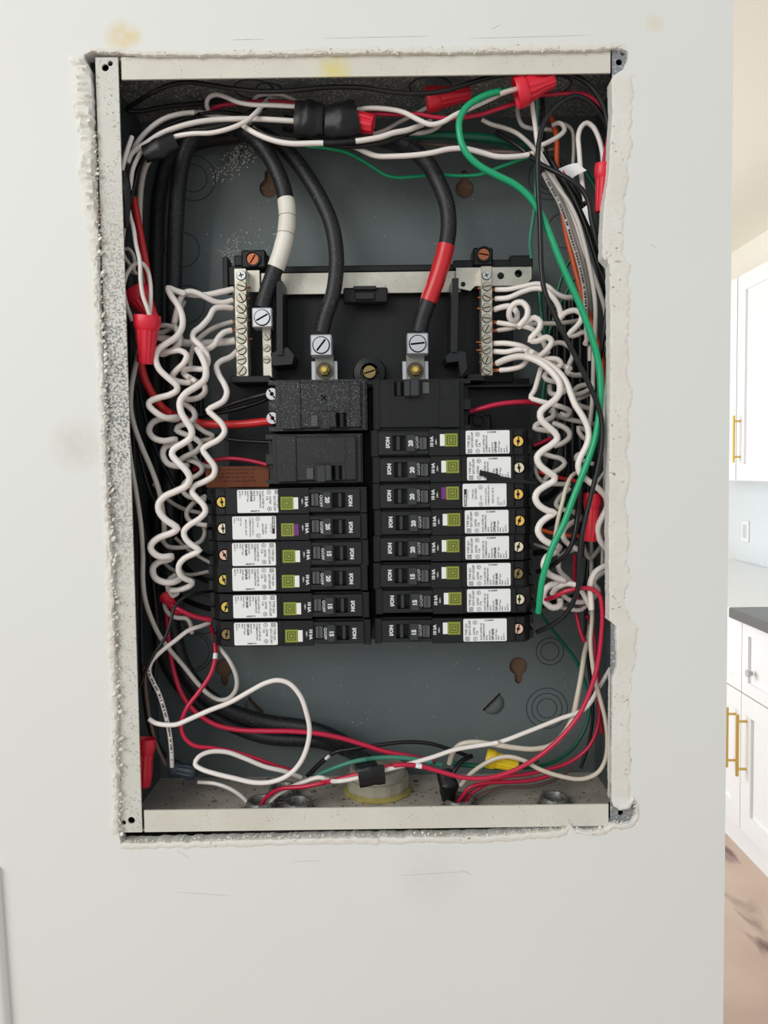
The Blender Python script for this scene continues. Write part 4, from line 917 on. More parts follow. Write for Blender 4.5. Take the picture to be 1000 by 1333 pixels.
W('k', 6, 'black wire next to the left flange in the lower gutter', [(176, 640, 40), (190, 700), (200, 760, 46), (205, 830), (200, 900, 40)])
# --- white curls to the left bar
cuL = True
W('w', 8.5, 'white wire from the top of the left bar, folded back and spiralling',
  [(304, 376.5, 54), (288, 380), (268, 384, 48), (246, 383), (230, 379, 42), (219, 375, 38), (223, 385, 34), (232, 398), (237.5, 413, 28), (237, 426), (230, 438, 24), (217, 447), (206, 455, 20), (202.5, 466), (207, 480, 18), (219, 492), (230, 502, 20), (230.5, 508), (221, 514, 24),
   (206, 518), (195, 523, 22), (194, 528), (203, 537, 18), (216, 544), (230, 543.5, 24), (228, 546, 40), (212, 545, 44), (198, 551, 34), (194, 561), (200, 570, 24), (213, 574), (228, 572, 30), (226, 577, 44), (215, 582, 42), (212, 592, 34), (218, 603), (232, 607, 34), (244, 606, 44)], cu=True)
W('w', 8, 'second white wire of the left bar, rising in a hump before curling',
  [(303, 391, 54), (291, 394), (280, 393, 48), (266, 386), (252, 380, 44), (243, 380), (235, 388, 44), (231, 402), (228, 415, 42), (227, 424), (233, 436, 38), (233, 448), (224, 456, 34), (211, 461), (207, 459, 30), (221, 457.5, 28), (235, 456.5), (243, 462, 26), (240, 472), (230, 482, 28), (224, 490), (228, 495, 34), (241, 498), (253, 498, 40)], cu=True)
W('w', 8, 'third white wire of the left bar, stepping down to the left',
  [(302, 401, 52), (290, 400), (279, 402, 44), (272, 414), (261, 426, 36), (252, 433), (251, 440, 32), (261, 450), (269, 461, 30), (270.5, 472), (266, 480, 36), (252, 480, 38), (240, 482), (239, 486, 36), (249, 493), (262, 501, 40)], cu=True)
W('g', 7, 'fourth white wire of the left bar, partly behind the third', [(303, 419, 54), (288, 423), (273, 430, 50), (260, 440), (252, 452, 46), (248, 466), (248, 478, 44)], cu=True)
W('w', 8, 'fifth white wire of the left bar, short and stepped', [(301, 430, 50), (291, 433), (284, 440, 44), (279, 449), (271, 454, 38), (262, 456, 40)], cu=True)
W('w', 11, 'thickest white wire, straight into the left bar', [(306, 443.5, 54), (285, 446), (262, 447, 52), (236, 446), (215, 441, 48), (196, 436, 46)], cu=True)
W('g', 6.5, 'white wire curving out from behind the left red nut', [(190, 432, 40), (205, 425), (220, 424, 38), (231, 430), (236, 442, 44), (230, 455, 44)])
W('g', 6.5, 'second white wire emerging behind the left red nut', [(188, 430, 46), (205, 433), (218, 430, 46), (228, 420), (234, 405, 50), (240, 392, 52)])
W('w', 9, 'long white spiral in front, left bar middle, reaching the lower breakers',
  [(256, 453, 34), (263, 465, 28), (268, 480), (266.5, 494, 22), (256, 503), (242, 512, 18), (234.5, 523), (236, 537, 15), (243, 549), (249.5, 560, 15), (248, 570), (237, 578, 18), (226, 585), (224, 592, 16), (232, 602), (242, 612, 14), (247, 622), (243, 632, 16), (230, 639), (215, 646, 16), (207, 655), (207, 665, 14),
   (215, 676), (227, 684, 16), (231, 688), (225, 693, 20), (209, 699), (199, 706, 18), (196, 713), (200, 720, 16), (210, 725), (223, 724, 20), (220, 728, 36), (206, 732), (199, 740, 28), (202, 752), (214, 758, 24), (228, 757), (237, 750, 32), (232, 742, 44)])
W('w', 8, 'zigzag white wire nearest the breakers, from the lower left bar',
  [(309, 457, 54), (300, 465), (288, 470, 42), (282, 476), (285, 488, 32), (292, 500), (295.5, 511, 26), (291, 522), (279, 529, 24), (271, 534), (279, 542, 22), (289, 552), (292.5, 562, 22), (285, 572), (270, 580, 22), (264, 585), (271, 596, 20), (279.5, 608), (278, 619, 22), (266, 627), (253, 633, 20), (250, 640), (256, 648, 18), (265.5, 658),
   (267.5, 666, 18), (260, 675), (246, 684, 18), (239.5, 692), (241.5, 701, 18), (252, 711), (260, 716.5, 20), (252, 721), (240, 727, 22), (233, 736), (234, 747, 22), (242, 754), (250, 757, 28), (247, 763, 40), (232, 768), (221, 768, 34)])
W('g', 8, 'inner white curl behind the long front spiral, upper part',
  [(252, 497, 44), (265, 500, 36), (267, 510), (260, 517, 34), (246, 520), (236, 518, 42), (234, 522, 50), (242, 527, 44), (252, 535, 36), (254, 543), (247, 550, 34), (233, 555), (230, 560, 36), (240, 565), (254, 571, 34), (262, 579), (255, 588, 36), (240, 595), (232, 601, 46)])
W('g', 7, 'inner white curl behind the long front spiral, lower part',
  [(238, 598, 52), (250, 600, 40), (262, 607), (263, 613, 38), (255, 620), (243, 626, 44), (237, 636), (243, 645, 38), (255, 649), (268, 650, 44)])
W('g', 7, 'white strand slanting right behind the front spiral', [(248, 548, 44), (258, 556), (268, 563, 42), (277, 567), (275, 571, 50), (262, 574)])
W('g', 7, 'white strand hooking right above the brown card', [(247, 578, 52), (253, 595), (262, 605, 48), (277, 608, 52)])
W('g', 7, 'white loop low behind the front spirals by the top left breaker', [(268, 646, 52), (252, 655), (243, 668, 40), (246, 677), (258, 682, 36), (270, 684)])
W('g', 6.5, 'white wire passing below the spiral toward the left breakers', [(214, 690, 42), (212, 703), (218, 711, 42), (232, 713), (250, 710, 44), (263, 703), (267, 692, 48), (264, 682)])
W('g', 5.5, 'grey strand crossing the dark gutter to the third left breaker', [(228, 700, 58), (245, 715), (262, 726, 56), (275, 733)])
W('g', 5.5, 'grey strand leading into the fourth left breaker', [(205, 722, 60), (222, 740), (245, 748, 58), (272, 744)])
W('g', 6, 'grey strand slanting behind the spiral near the top left breaker', [(200, 630, 62), (218, 650), (238, 662, 58), (262, 668)])
W('w', 7, 'white curl at the bottom of the left spirals', [(229, 748, 44), (219, 756), (219, 768, 38), (225, 776), (232, 771, 44)])
W('g', 6.5, 'white wire bent in steps above the lowest left breaker', [(217, 778, 46), (214, 787), (220, 799, 40), (230, 804), (243, 805, 40), (248, 812), (250, 824, 46)])
W('k', 6, 'upper black wire into the dusty double breaker', [(225, 545, 60), (262, 540), (290, 530, 54), (320, 520), (354, 511, 46)])
W('k', 6, 'lower black wire into the dusty double breaker', [(235, 552, 64), (275, 540, 58), (310, 532), (342, 522, 54), (356, 514, 50)])
W('k', 5, 'thin black wire leading to the lightly dusted double breaker', [(255, 560, 60), (300, 572), (352, 576, 52)])
W('r', 6, 'short crimson wire entering the lightly dusted double breaker', [(252, 612, 64), (270, 602), (295, 597, 54), (322, 599), (348, 605, 50)])
W('r', 7, 'short crimson wire entering the lowest left breaker gap', [(210, 780, 44), (222, 787), (238, 796, 36), (255, 803), (275, 806.5, 44)])
# --- lower left
W('w', 6, 'white printed wire from the lowest left breaker down the lower left wall', [(273, 811, 46), (262, 815), (245, 821, 32), (228, 834), (210, 848, 24), (197, 862, 22), (194, 874), (199, 887, 22), (207, 903), (214, 925, 22), (220, 950), (223, 975, 24), (224, 998, 28)], mark='print')
W('k', 4.5, 'slim black wire arching down across the lower left', [(276, 770, 44), (256, 772), (238, 779, 22), (227, 791), (222, 810, 16), (214, 832), (200, 852, 14), (190, 872), (182, 895, 18)])
W('b', 5, 'brownish wire curving down beside the lower left red nut', [(188, 868, 34), (190, 900), (196, 940, 30), (204, 970), (216, 996, 34)])
W('r', 7, 'long crimson wire sweeping along the bottom of the box',
  [(216, 782, 60), (218, 812, 52), (221, 845), (228, 880, 46), (238, 906), (256, 928, 44), (280, 943), (310, 950, 42), (345, 951.5), (380, 952, 40), (415, 955), (445, 961, 40), (475, 970), (500, 978, 38), (535, 985), (565, 992, 40)])
W('r', 6, 'crimson wire with a white marker near the lowest left breaker', [(272, 808, 58), (279, 832, 46), (280, 858), (273, 880, 34), (258, 902), (243, 922, 28), (236, 942), (239, 958, 26), (252, 970), (278, 974, 30), (305, 979), (335, 988, 36), (362, 998), (380, 1003, 44)], mark=(280, 856))
W('w', 6.5, 'big loose white loop lying in front at the lower left',
  [(194, 936, 14), (202, 941), (215, 943.5, 12), (230, 943), (247, 936, 12), (272, 925), (300, 914, 14), (325, 900), (346, 889, 14), (362, 885.5), (377, 890, 14), (391, 906), (399, 928, 12), (403, 950), (399, 975, 12), (388, 997), (372, 1011, 12), (352, 1018), (330, 1018.5, 12), (305, 1013), (280, 1007, 14), (262, 1001), (254, 995, 18),
   (258, 986), (272, 979, 26), (295, 979), (318, 987, 30), (345, 998), (370, 1004, 34), (392, 1012, 42)])
W('w', 5.5, 'white wire bending into the leftmost conduit bushing', [(258, 1018, 40), (280, 1020), (300, 1027, 34), (316, 1038), (328, 1052, 36)])
W('w', 6, 'long white wire from the leftmost bushing across the bottom to the right wall',
  [(348, 1053, 36), (355, 1040), (372, 1028, 26), (398, 1017), (416, 1012, 20), (434, 1017), (464, 1013, 15), (500, 1003), (530, 995, 16), (562, 986), (592, 976, 18), (620, 971), (650, 966, 20), (688, 952), (728, 936, 22), (762, 922), (780, 895, 24), (795, 870, 28)])
W('r', 6, 'long crimson wire from the leftmost bushing rising at the right wall',
  [(338, 1053, 34), (347, 1038), (365, 1027, 22), (396, 1024), (425, 1018, 18), (462, 1009), (500, 999, 16), (522, 995.5), (545, 997, 15), (572, 1004), (602, 1012, 14), (632, 1013), (664, 1005, 12), (698, 987), (728, 962, 12), (753, 932), (768, 900, 12), (778, 865), (783, 825, 13), (784, 795), (780, 774, 14), (768, 766), (752, 766.5, 14), (736, 770), (722, 777, 18), (708, 781, 30)], mark=(543, 997))
W('t', 6.5, 'teal green wire arching over the conduit hub', [(398, 1020, 44), (412, 1010), (430, 1002, 36), (455, 993), (480, 988, 34), (512, 986), (545, 989, 36), (575, 996, 44)])
W('k', 5.5, 'black wire arching above the teal one at the bottom', [(400, 1010, 50), (418, 992), (437, 979, 44), (460, 974.5), (492, 970, 42), (530, 966), (560, 968, 42), (590, 977), (612, 985, 50)])
W('k', 6, 'short black wire with a bare white end at bottom centre', [(404, 1008, 40), (414, 997), (424, 988, 36)], mark='tip')
# --- lower right
W('e', 7, 'cream wire humped over the bottom right, rising to the breakers', [(585, 994, 30), (589, 981), (598, 970, 22), (615, 966), (640, 968.5, 20), (668, 973), (695, 975, 20), (718, 970), (734, 955, 22), (745, 935), (752, 905, 24), (757, 878), (761, 852, 34), (765, 835), (769, 812, 62)])
W('e', 6, 'cream wire making an S at the lower right corner', [(600, 1022, 30), (612, 1008), (628, 996, 22), (645, 987.5), (662, 985, 18), (682, 990), (702, 1001, 16), (730, 1010.5), (758, 1014, 16), (778, 1006), (788, 990, 17), (791, 965), (788, 935, 18), (781, 908), (775, 885, 20), (771, 860), (769, 835, 24), (771, 805, 30), (772, 775, 36)])
W('r', 5.5, 'crimson wire arching out of the right bushing', [(592, 1050, 36), (601, 1038), (612, 1025, 30), (632, 1019.5), (660, 1018, 34), (690, 1016), (715, 1010, 40)])
W('r', 5.5, 'crimson wire rising inside the lower right wall', [(603, 1050, 38), (612, 1034), (624, 1026, 36), (655, 1012), (685, 1008, 40), (712, 1002), (742, 992, 40), (766, 973), (778, 948, 40), (781, 915), (778, 880, 44), (770, 850), (758, 828, 48), (750, 798, 52)])
W('r', 5, 'deep red wire straight up behind the lower right wires', [(784, 955, 54), (780, 920), (776, 870, 58), (772, 820), (750, 770, 62), (748, 722, 60)])
W('b', 5, 'brown wire fanning right from the bushing of red wires', [(608, 1050, 40), (625, 1036), (650, 1026, 46), (690, 1024), (720, 1016, 56), (745, 1000, 66)])
W('d', 5, 'dark green wire running diagonally below the right breakers', [(702, 789, 26), (706, 802, 48), (717, 817), (732, 836, 66), (750, 860), (762, 890, 70), (768, 920), (760, 952, 66), (742, 978), (715, 994, 58), (680, 1000, 50)])
W('k', 5, 'black wire straight down below the right breakers', [(763, 790, 60), (762, 830), (768, 880, 66), (772, 930), (766, 970, 66), (756, 1000, 64)])
W('d', 7, 'short green wire end near the yellow nut', [(590, 994, 44), (620, 997), (660, 999, 46), (700, 990, 56)])
W('k', 7, 'tangled black wire stub standing at the right bushing', [(582, 1042, 40), (582, 1030), (588, 1010, 30), (600, 992, 34), (614, 984, 44)])
# --- white curls to the right bar
W('w', 7, 'white wire from the top of the right bar reaching far right', [(645, 377, 54), (662, 376.5), (680, 373, 46), (700, 369.5), (713, 373, 40), (724, 382), (736, 387, 42), (748, 386.5), (762, 384, 52)], cu=True)
W('w', 7.5, 'second white wire of the right bar, bending down then curling', [(645, 389, 54), (662, 387.5), (680, 380, 44), (696, 375.5), (709, 377, 36), (719, 386), (727, 398, 34), (730, 411), (728, 416, 36), (735, 408, 32), (748, 404), (757, 409, 32), (756, 418), (748, 428, 34), (741, 435), (747, 437, 38), (760, 432), (766, 436, 42), (762, 448)], cu=True)
W('w', 8, 'third white wire of the right bar twisted into a tight curl', [(644, 403, 53), (653, 400), (665, 399, 44), (673, 407, 40), (672, 417), (665, 416, 34), (663, 406), (669, 396, 28), (679, 393.5), (686.5, 401, 26), (686, 412), (678, 422, 26), (676, 425, 30), (684, 419, 28), (696, 413.5), (703.5, 419, 26), (702, 428), (694, 437, 28), (690, 443), (699, 444, 30), (712, 439), (718.5, 444, 28), (714, 453), (706, 461, 32), (700, 466, 40)], cu=True)
W('w', 7, 'fourth white wire of the right bar, nearly straight', [(648, 420, 53), (662, 422), (678, 424, 44), (692, 428), (703, 437, 40), (709, 449), (714, 460, 46)], cu=True)
W('g', 6.5, 'fifth white wire of the right bar, under the tight curl', [(648, 430, 54), (662, 428), (678, 424.5, 48), (700, 421.5), (725, 421, 52), (750, 418), (765, 414, 56)], cu=True)
W('w', 7.5, 'sixth white wire of the right bar, sloping down', [(643, 447, 53), (660, 447), (680, 451, 44), (694, 459), (710, 466, 36), (726, 468), (731, 474, 36), (722, 480, 44)], cu=True)
W('w', 7.5, 'seventh white wire of the right bar, sloping down beneath the sixth', [(643, 457.5, 53), (660, 458), (676, 455, 42), (690, 457), (705, 466, 36), (722, 472, 42), (742, 480)], cu=True)
W('w', 9, 'long white spiral in front of the right breakers',
  [(647, 473, 53), (660, 467.5), (676, 464, 40), (690, 466), (705, 473, 26), (719, 485), (728.5, 499, 18), (728.5, 511), (722, 521, 15), (711, 529), (703.5, 537, 14), (704.5, 546), (713, 555, 14), (723, 564), (725.5, 571, 16), (718, 579), (706, 587, 16), (699.5, 595), (702.5, 605, 14), (713, 614), (722, 620.5, 16), (721, 626), (711, 632, 20), (700, 640), (697, 648, 16),
   (702, 658), (714, 665, 16), (723, 667.5), (715, 672, 20), (704, 681), (700.5, 691, 16), (706, 701), (717, 708, 18), (728, 712), (723, 718, 24), (712, 725), (708, 736, 18), (713, 746), (724, 752, 18), (733, 755, 24), (730, 760, 40), (716, 762), (708, 772, 30), (711, 785), (720, 791, 24), (729, 788), (729, 780, 34)], cu=True)
W('w', 7.5, 'lowest white wire of the right bar, turning up to its neighbours', [(651, 482, 54), (665, 480.5), (680, 476, 46), (686, 468), (687, 462, 44)], cu=True)
W('w', 8.5, 'long white wire waving down the outer right side',
  [(684, 462, 40), (696, 466), (712, 473, 30), (726, 483, 24), (737, 497), (743, 512, 18), (749, 527), (758, 541, 14), (765, 556), (766.5, 570, 12), (762, 584), (755.5, 596, 12), (753, 607), (756, 617, 13), (766, 626), (779, 636, 15), (789, 647), (791, 659, 18), (785, 672), (779, 685, 18), (779, 697), (785, 709, 20), (795, 719, 26)])
W('w', 7, 'white wire folded to a sharp corner at the right double breaker', [(704, 480, 42), (700, 495), (696, 508, 34), (691, 517.5), (699, 521, 28), (714, 525), (732, 530, 28), (741.5, 535), (739, 541, 36), (731, 539, 46)])
W('g', 7.5, 'white curl tucked behind the front spiral, upper right', [(716, 482, 40), (709, 490), (714, 495, 34), (726, 497), (736, 499, 36), (737, 507), (728, 513, 42), (717, 512), (716, 502, 50)])
W('g', 7, 'white zigzag under the green wire beside the spiral, upper part', [(712, 452, 48), (728, 446), (742, 452, 44), (746, 462), (741, 474, 44), (738, 484), (745, 488, 40), (760, 488, 44)])
W('g', 7, 'white zigzag under the green wire beside the spiral, middle part', [(766, 500, 46), (752, 504), (745, 512, 44), (754, 513), (768, 507, 46)])
W('g', 7, 'white stub slanting under the black wire near the right double breaker', [(770, 512, 50), (758, 517), (748, 523, 46), (758, 529), (768, 532, 50)])
W('g', 7, 'white strand passing low behind both right spirals', [(716, 534, 46), (726, 541), (742, 546, 42), (760, 550, 44), (772, 552, 52)])
W('g', 7.5, 'second white curl behind the front spiral, at the top breaker', [(720, 532, 44), (721, 541), (712, 547, 36), (699, 552.5), (696, 557, 32), (708, 560), (722, 562, 36)])
W('g', 7.5, 'white curl swinging right of the front spiral at the top breaker', [(720, 551, 40), (732, 555, 34), (741, 562), (741.5, 569, 34), (734, 576), (722, 581, 42)])
W('g', 7, 'white curl right of the front spiral at the second breaker', [(706, 590, 46), (718, 594, 34), (731, 597.5), (735.5, 603, 32), (728, 611), (716, 617, 34), (710, 624, 42)])
W('g', 6, 'white strand left of the front spiral by the second breaker', [(700, 592, 50), (697, 606), (699, 619, 44), (706, 627, 46)])
W('g', 7, 'short white wire level with the third right breaker', [(706, 628, 40), (722, 630), (742, 630.5, 42)])
W('e', 5.5, 'cream wire hanging between the spiral and the green wire', [(754, 614, 26), (745, 619), (738, 632, 14), (732, 655), (726, 680, 14), (722, 706, 18), (722, 722, 34)])
W('g', 7, 'white loop behind the cream wire at the fourth right breaker', [(742, 636, 40), (730, 646), (724, 657, 36), (732, 663), (746, 666, 34), (756, 673, 40)])
W('g', 7, 'white stub hooked behind the long white wave, upper', [(762, 560, 46), (753, 557, 38), (756, 566), (764, 573, 44)])
W('g', 6.5, 'white stub hooked behind the long white wave, lower', [(770, 590, 44), (752, 592, 38), (750, 598), (762, 600, 44), (772, 604)])
W('w', 7.5, 'white loop under the black wires at the fifth right breaker', [(756, 676, 40), (742, 682), (733, 692, 28), (735, 703), (746, 712, 24), (756, 717, 34)])
W('g', 6.5, 'white wire making a Y below the right red nut', [(758, 702, 44), (762, 717), (768, 727, 44), (776, 720), (782, 712, 48)])
W('g', 6, 'grey wire dropping straight below the right red nut', [(770, 700, 50), (770, 735), (770, 770, 52), (769, 800, 50)])
W('w', 7, 'white curl right of the lowest spiral turn', [(752, 714, 44), (738, 719), (728, 730, 36), (728, 742), (738, 752, 36), (744, 758, 44)])
W('w', 7.5, 'white hook around the crimson wire by the lowest right breakers', [(719, 773, 34), (724, 766), (738, 760, 24), (750, 762), (759, 772, 22), (766, 785), (770, 793, 22)])
W('w', 8, 'white wire from the right flange curling down to the hook', [(797, 735, 22), (785, 738), (774, 746, 18), (768.5, 760), (769, 777, 16), (770, 793, 18)])
W('g', 7, 'white wire from the right flange passing behind the curl', [(797, 743, 34), (785, 746), (774, 757, 34), (780, 770, 36), (770, 780, 34), (755, 784), (740, 780, 36), (732, 774)])
W('g', 6, 'lowest white loop under the hook at the bottom right breaker', [(728, 790, 40), (742, 793), (756, 794, 38), (764, 788, 40)])
W('k', 6.5, 'black wire bending into the sixth right breaker', [(758, 628, 22), (753, 660), (749, 692, 13), (742, 714), (730, 728, 16), (713, 740, 30), (700, 744, 44)])
W('r', 7, 'crimson wire into the clean double breaker', [(612, 536, 46), (626, 532), (645, 527, 42), (668, 524), (690, 523.5, 44), (708, 527, 54)])
W('r', 5.5, 'short crimson wire at the top right single breaker', [(694, 580, 50), (705, 576), (718, 570, 52)])
W('R', 5.5, 'orange red wire at the second right breaker', [(700, 614, 50), (716, 619), (736, 623.5, 48), (754, 627)])
W('o', 5.5, 'orange wire stub at the fourth right breaker', [(700, 688, 50), (716, 693), (738, 697, 48), (756, 698)])
W('g', 5, 'grey wire end at the fifth right breaker', [(694, 708, 56), (712, 714), (728, 722, 56)])
W('k', 5, 'purple black wire beside the right red nut', [(766, 640, 34), (762, 670), (760, 700, 34), (758, 725)])
W('g', 5, 'greyed strand behind the right red nut', [(790, 610, 44), (780, 625), (770, 640, 46), (768, 655)])

for k, (row, nm_) in enumerate(((577, 'top right'), (612, 'second right'), (646, 'third right'), (681, 'fourth right'), (715, 'fifth right'), (784, 'seventh right'))):
    x0 = 716 + 10 * k
    W('k', 9, 'black hot wire deep in the right gutter leading to the %s breaker' % nm_, [(x0, 392, 84), (x0, row - 90), (x0, row - 45, 83), (x0 - 8, row - 14, 76), (710, row + 3, 62), (694, row + 5, 54)])
for k, (row, nm_) in enumerate(((650, 'first left'), (685, 'second left'), (720, 'third left'), (752, 'fourth left'), (788, 'fifth left'))):
    x0 = 262 - 8.5 * k
    W('k', 8, 'black hot wire deep in the left gutter leading to the %s breaker' % nm_, [(x0, 458, 84), (x0, row - 90), (x0, row - 45, 83), (x0 + 5, row - 14, 76), (267, row + 3, 62), (276, row + 5, 54)])
# ------------------------------------------------------------------ resample, separate crossings in depth, build
def catmull(ps, step):
    n = len(ps); out = []
    for i in range(n - 1):
        p0 = ps[max(i - 1, 0)]; p1 = ps[i]; p2 = ps[i + 1]; p3 = ps[min(i + 2, n - 1)]
        seg = math.hypot(p2[0] - p1[0], p2[1] - p1[1]); m = max(2, int(seg / step + .5))
        def tt(a, b): return max(1e-3, ((a[0] - b[0]) ** 2 + (a[1] - b[1]) ** 2 + (a[2] - b[2]) ** 2) ** .25)
        t0 = 0; t1 = t0 + (tt(p0, p1) if i else tt(p1, p2)); t2 = t1 + tt(p1, p2); t3 = t2 + (tt(p2, p3) if i < n - 2 else tt(p1, p2))
        if i == 0: p0 = tuple(2 * a - b for a, b in zip(p1, p2))
        if i == n - 2: p3 = tuple(2 * a - b for a, b in zip(p2, p1))
        for k in range(m):
            t = t1 + (t2 - t1) * k / m; r = []
            for c in range(3):
                A1 = (t1 - t) / (t1 - t0) * p0[c] + (t - t0) / (t1 - t0) * p1[c]; A2 = (t2 - t) / (t2 - t1) * p1[c] + (t - t1) / (t2 - t1) * p2[c]
                A3 = (t3 - t) / (t3 - t2) * p2[c] + (t - t2) / (t3 - t2) * p3[c]
                B1 = (t2 - t) / (t2 - t0) * A1 + (t - t0) / (t2 - t0) * A2; B2 = (t3 - t) / (t3 - t1) * A2 + (t - t1) / (t3 - t1) * A3
                r.append((t2 - t) / (t2 - t1) * B1 + (t - t1) / (t2 - t1) * B2)
            out.append(tuple(r))
    return out + [tuple(ps[-1])]
def fill_depth(pts):
    ks = [i for i, p in enumerate(pts) if len(p) > 2]; out = []
    for i, p in enumerate(pts):
        if len(p) > 2: out.append(p); continue
        a = max([k for k in ks if k < i], default=None); b = min([k for k in ks if k > i], default=None)
        d = pts[b][2] if a is None else pts[a][2] if b is None else pts[a][2] + (pts[b][2] - pts[a][2]) * (i - a) / (b - a)
        out.append((p[0], p[1], d))
    return out
PX, PY, PD, PR, PI, PK = [], [], [], [], [], []
for i, w_ in enumerate(WIRES):
    ps = catmull(fill_depth(w_['pts']), 4.0 if w_['c'] != 'c' else 7.0)
    w_['a'] = len(PX)
    for k, (x, y, d) in enumerate(ps):
        PX.append(x); PY.append(y); PD.append(d); PR.append(w_['w'] / 2 * .97); PI.append(i); PK.append(k)
    w_['b'] = len(PX)
PX, PY, PD, PR, PI, PK = (np.array(v, float if j < 4 else int) for j, v in enumerate((PX, PY, PD, PR, PI, PK)))
cell = {}
for j in range(len(PX)): cell.setdefault((int(PX[j] // 24), int(PY[j] // 24)), []).append(j)
pa, pb = [], []
for (cx, cy), js in cell.items():
    nb = [j for dx in (-1, 0, 1) for dy in (-1, 0, 1) for j in cell.get((cx + dx, cy + dy), ())]
    nb = np.array(nb)
    for j in js:
        m = nb[(nb > j) & ((PI[nb] != PI[j]) | (PK[nb] - PK[j] > 9))]
        m = m[(PX[m] - PX[j]) ** 2 + (PY[m] - PY[j]) ** 2 < (PR[m] + PR[j]) ** 2]
        pa += [j] * len(m); pb += m.tolist()
pa, pb = np.array(pa), np.array(pb)
d2 = (PX[pa] - PX[pb]) ** 2 + (PY[pa] - PY[pb]) ** 2
need = np.sqrt(np.maximum((PR[pa] + PR[pb]) ** 2 - d2, 0)) * .56 * 1.02
sgn = np.where(PD[pb] >= PD[pa], 1.0, -1.0); D0 = PD.copy()
first = np.array([w_['a'] for w_ in WIRES]); last = np.array([w_['b'] - 1 for w_ in WIRES]); ends = set(first) | set(last)
inner = np.array([j for j in range(len(PX)) if j not in ends])
for it in range(90):
    v = np.maximum(need - sgn * (PD[pb] - PD[pa]), 0)
    dl = np.zeros_like(PD); cnt = np.zeros_like(PD)
    np.add.at(dl, pa, -sgn * v * .5); np.add.at(dl, pb, sgn * v * .5); np.add.at(cnt, pa, v > 0); np.add.at(cnt, pb, v > 0)
    PD = PD + dl / np.maximum(cnt, 1) * .9
    if it < 82:
        sm = PD.copy(); sm[inner] = .5 * PD[inner] + .25 * (PD[inner - 1] + PD[inner + 1]); PD = .55 * PD + .45 * sm + .004 * (D0 - PD)
    PD = np.clip(PD, 3, 93.5 - PR * .57)
BANDM = {'white': TAPE_W, 'red': TAPE_R, 'black': TAPE}
for i, w_ in enumerate(WIRES):
    a, b = w_['a'], w_['b']; nm, m = WM[w_['c']]
    pts = [P(PX[j], PY[j], PD[j]) for j in range(a, b)]
    rm = w_['w'] / 2 * .55; pts = [Vector((min(max(q.x, BX0 + 1.6 + rm), BX1 - 1.6 - rm), q.y, min(max(q.z, BZ0 + 1.5 + rm), BZ1 - 1.6 - rm))) for q in pts]; r = [w_['w'] / 2 * .97 * (CAM_D + 30) / FPX] * len(pts)
    o = solo(Geo().tube(pts, r, 18 if w_['c'] == 'c' else 10), nm, m, w_['label'], 'cable' if w_['c'] == 'c' else 'wire', pts[0], GRP[w_['c']], True)
    R0 = r[0]; N = len(pts)
    if w_['cu']:
        t = (pts[0] - pts[1]).normalized(); e = Vector((1 if w_['pts'][0][0] < 400 else -1, 0, 0))
        for s in (0, 1):
            off = Vector((0, s * .9 - .4, (s - .5) * 1.3))
            part(Geo().tube([pts[0] - t * 1.5 + off * .3, pts[0] + t * 1.5 + off, pts[0] + t * 2 + e * 3 + off, pts[0] + e * (11 + 2 * s) + off * 2], [.75] * 4, 6), 'bare_copper_end', COPPER, o, True)
    for col, f0, f1 in w_['bands']:
        k0, k1 = int(f0 * N * (1 if w_['c'] != 'c' else 1)), int(f1 * N)
        if w_['c'] == 'c':      # taped length given as photo rows
            y0, y1 = {'white': (262, 350), 'red': (322, 400)}[col]; ks = [k for k in range(N) if y0 <= PY[a + k] <= y1 and k < N * (.2 if col == 'white' else .45)]; k0, k1 = ks[0], ks[-1] + 1
        seg = pts[k0:k1 + 1]; part(Geo().tube(seg, [R0 * (1.07 + .02 * math.sin(k * 1.9)) for k in range(len(seg))], 18), 'tape_band', BANDM[col], o, True, col + ' tape band')
        if w_['c'] == 'c' and col == 'white':
            for k in (len(seg) // 2, int(len(seg) * .72)): part(Geo().tube([seg[k], seg[k] + (seg[min(k + 1, len(seg) - 1)] - seg[k]).normalized() * .35], R0 * 1.1, 18), 'tape_seam', mat('tape_edge', (150, 140, 122), .5), o)
    mk = w_['mark']
    if mk == 'print':
        g = Geo(); rn = random.Random(i)
        for k in range(3 if w_['w'] > 6.2 else int(N * .46), N - 3):
            t = (pts[k + 1] - pts[k - 1]).normalized(); view = (pts[k] - Vector((0, -CAM_D, CAM_H))).normalized(); sd = t.cross(view).normalized(); fr = sd.cross(t).normalized()
            if fr.y > 0: fr = -fr
            for s in (-.35, .35):
                if rn.random() < .72:
                    c0 = pts[k] + t * s * 1.9; hw, hl = R0 * .38, rn.uniform(.3, .6)
                    vs = [c0 + sd * q * hw + fr * (R0 * (1.04 if q == 0 else .97)) + t * p * hl for p in (-1, 1) for q in (-1, 0, 1)]
                    g.add(vs, [(0, 1, 4, 3), (1, 2, 5, 4)])
        part(g, 'printed_marking', INK, o)
    elif mk == 'tip':
        t = (pts[-1] - pts[-2]).normalized(); part(Geo().tube([pts[-1] - t * .5, pts[-1] + t * 4], R0 * .8, 10), 'bare_tip', WIRE_W, o, True)
    elif mk:
        k = min(range(N), key=lambda k: (PX[a + k] - mk[0]) ** 2 + (PY[a + k] - mk[1]) ** 2); k = max(1, min(N - 3, k))
        part(Geo().tube(pts[k - 1:k + 2], R0 * 1.12, 12), 'marker_sleeve', LABELW, o, True, 'white marker sleeve')

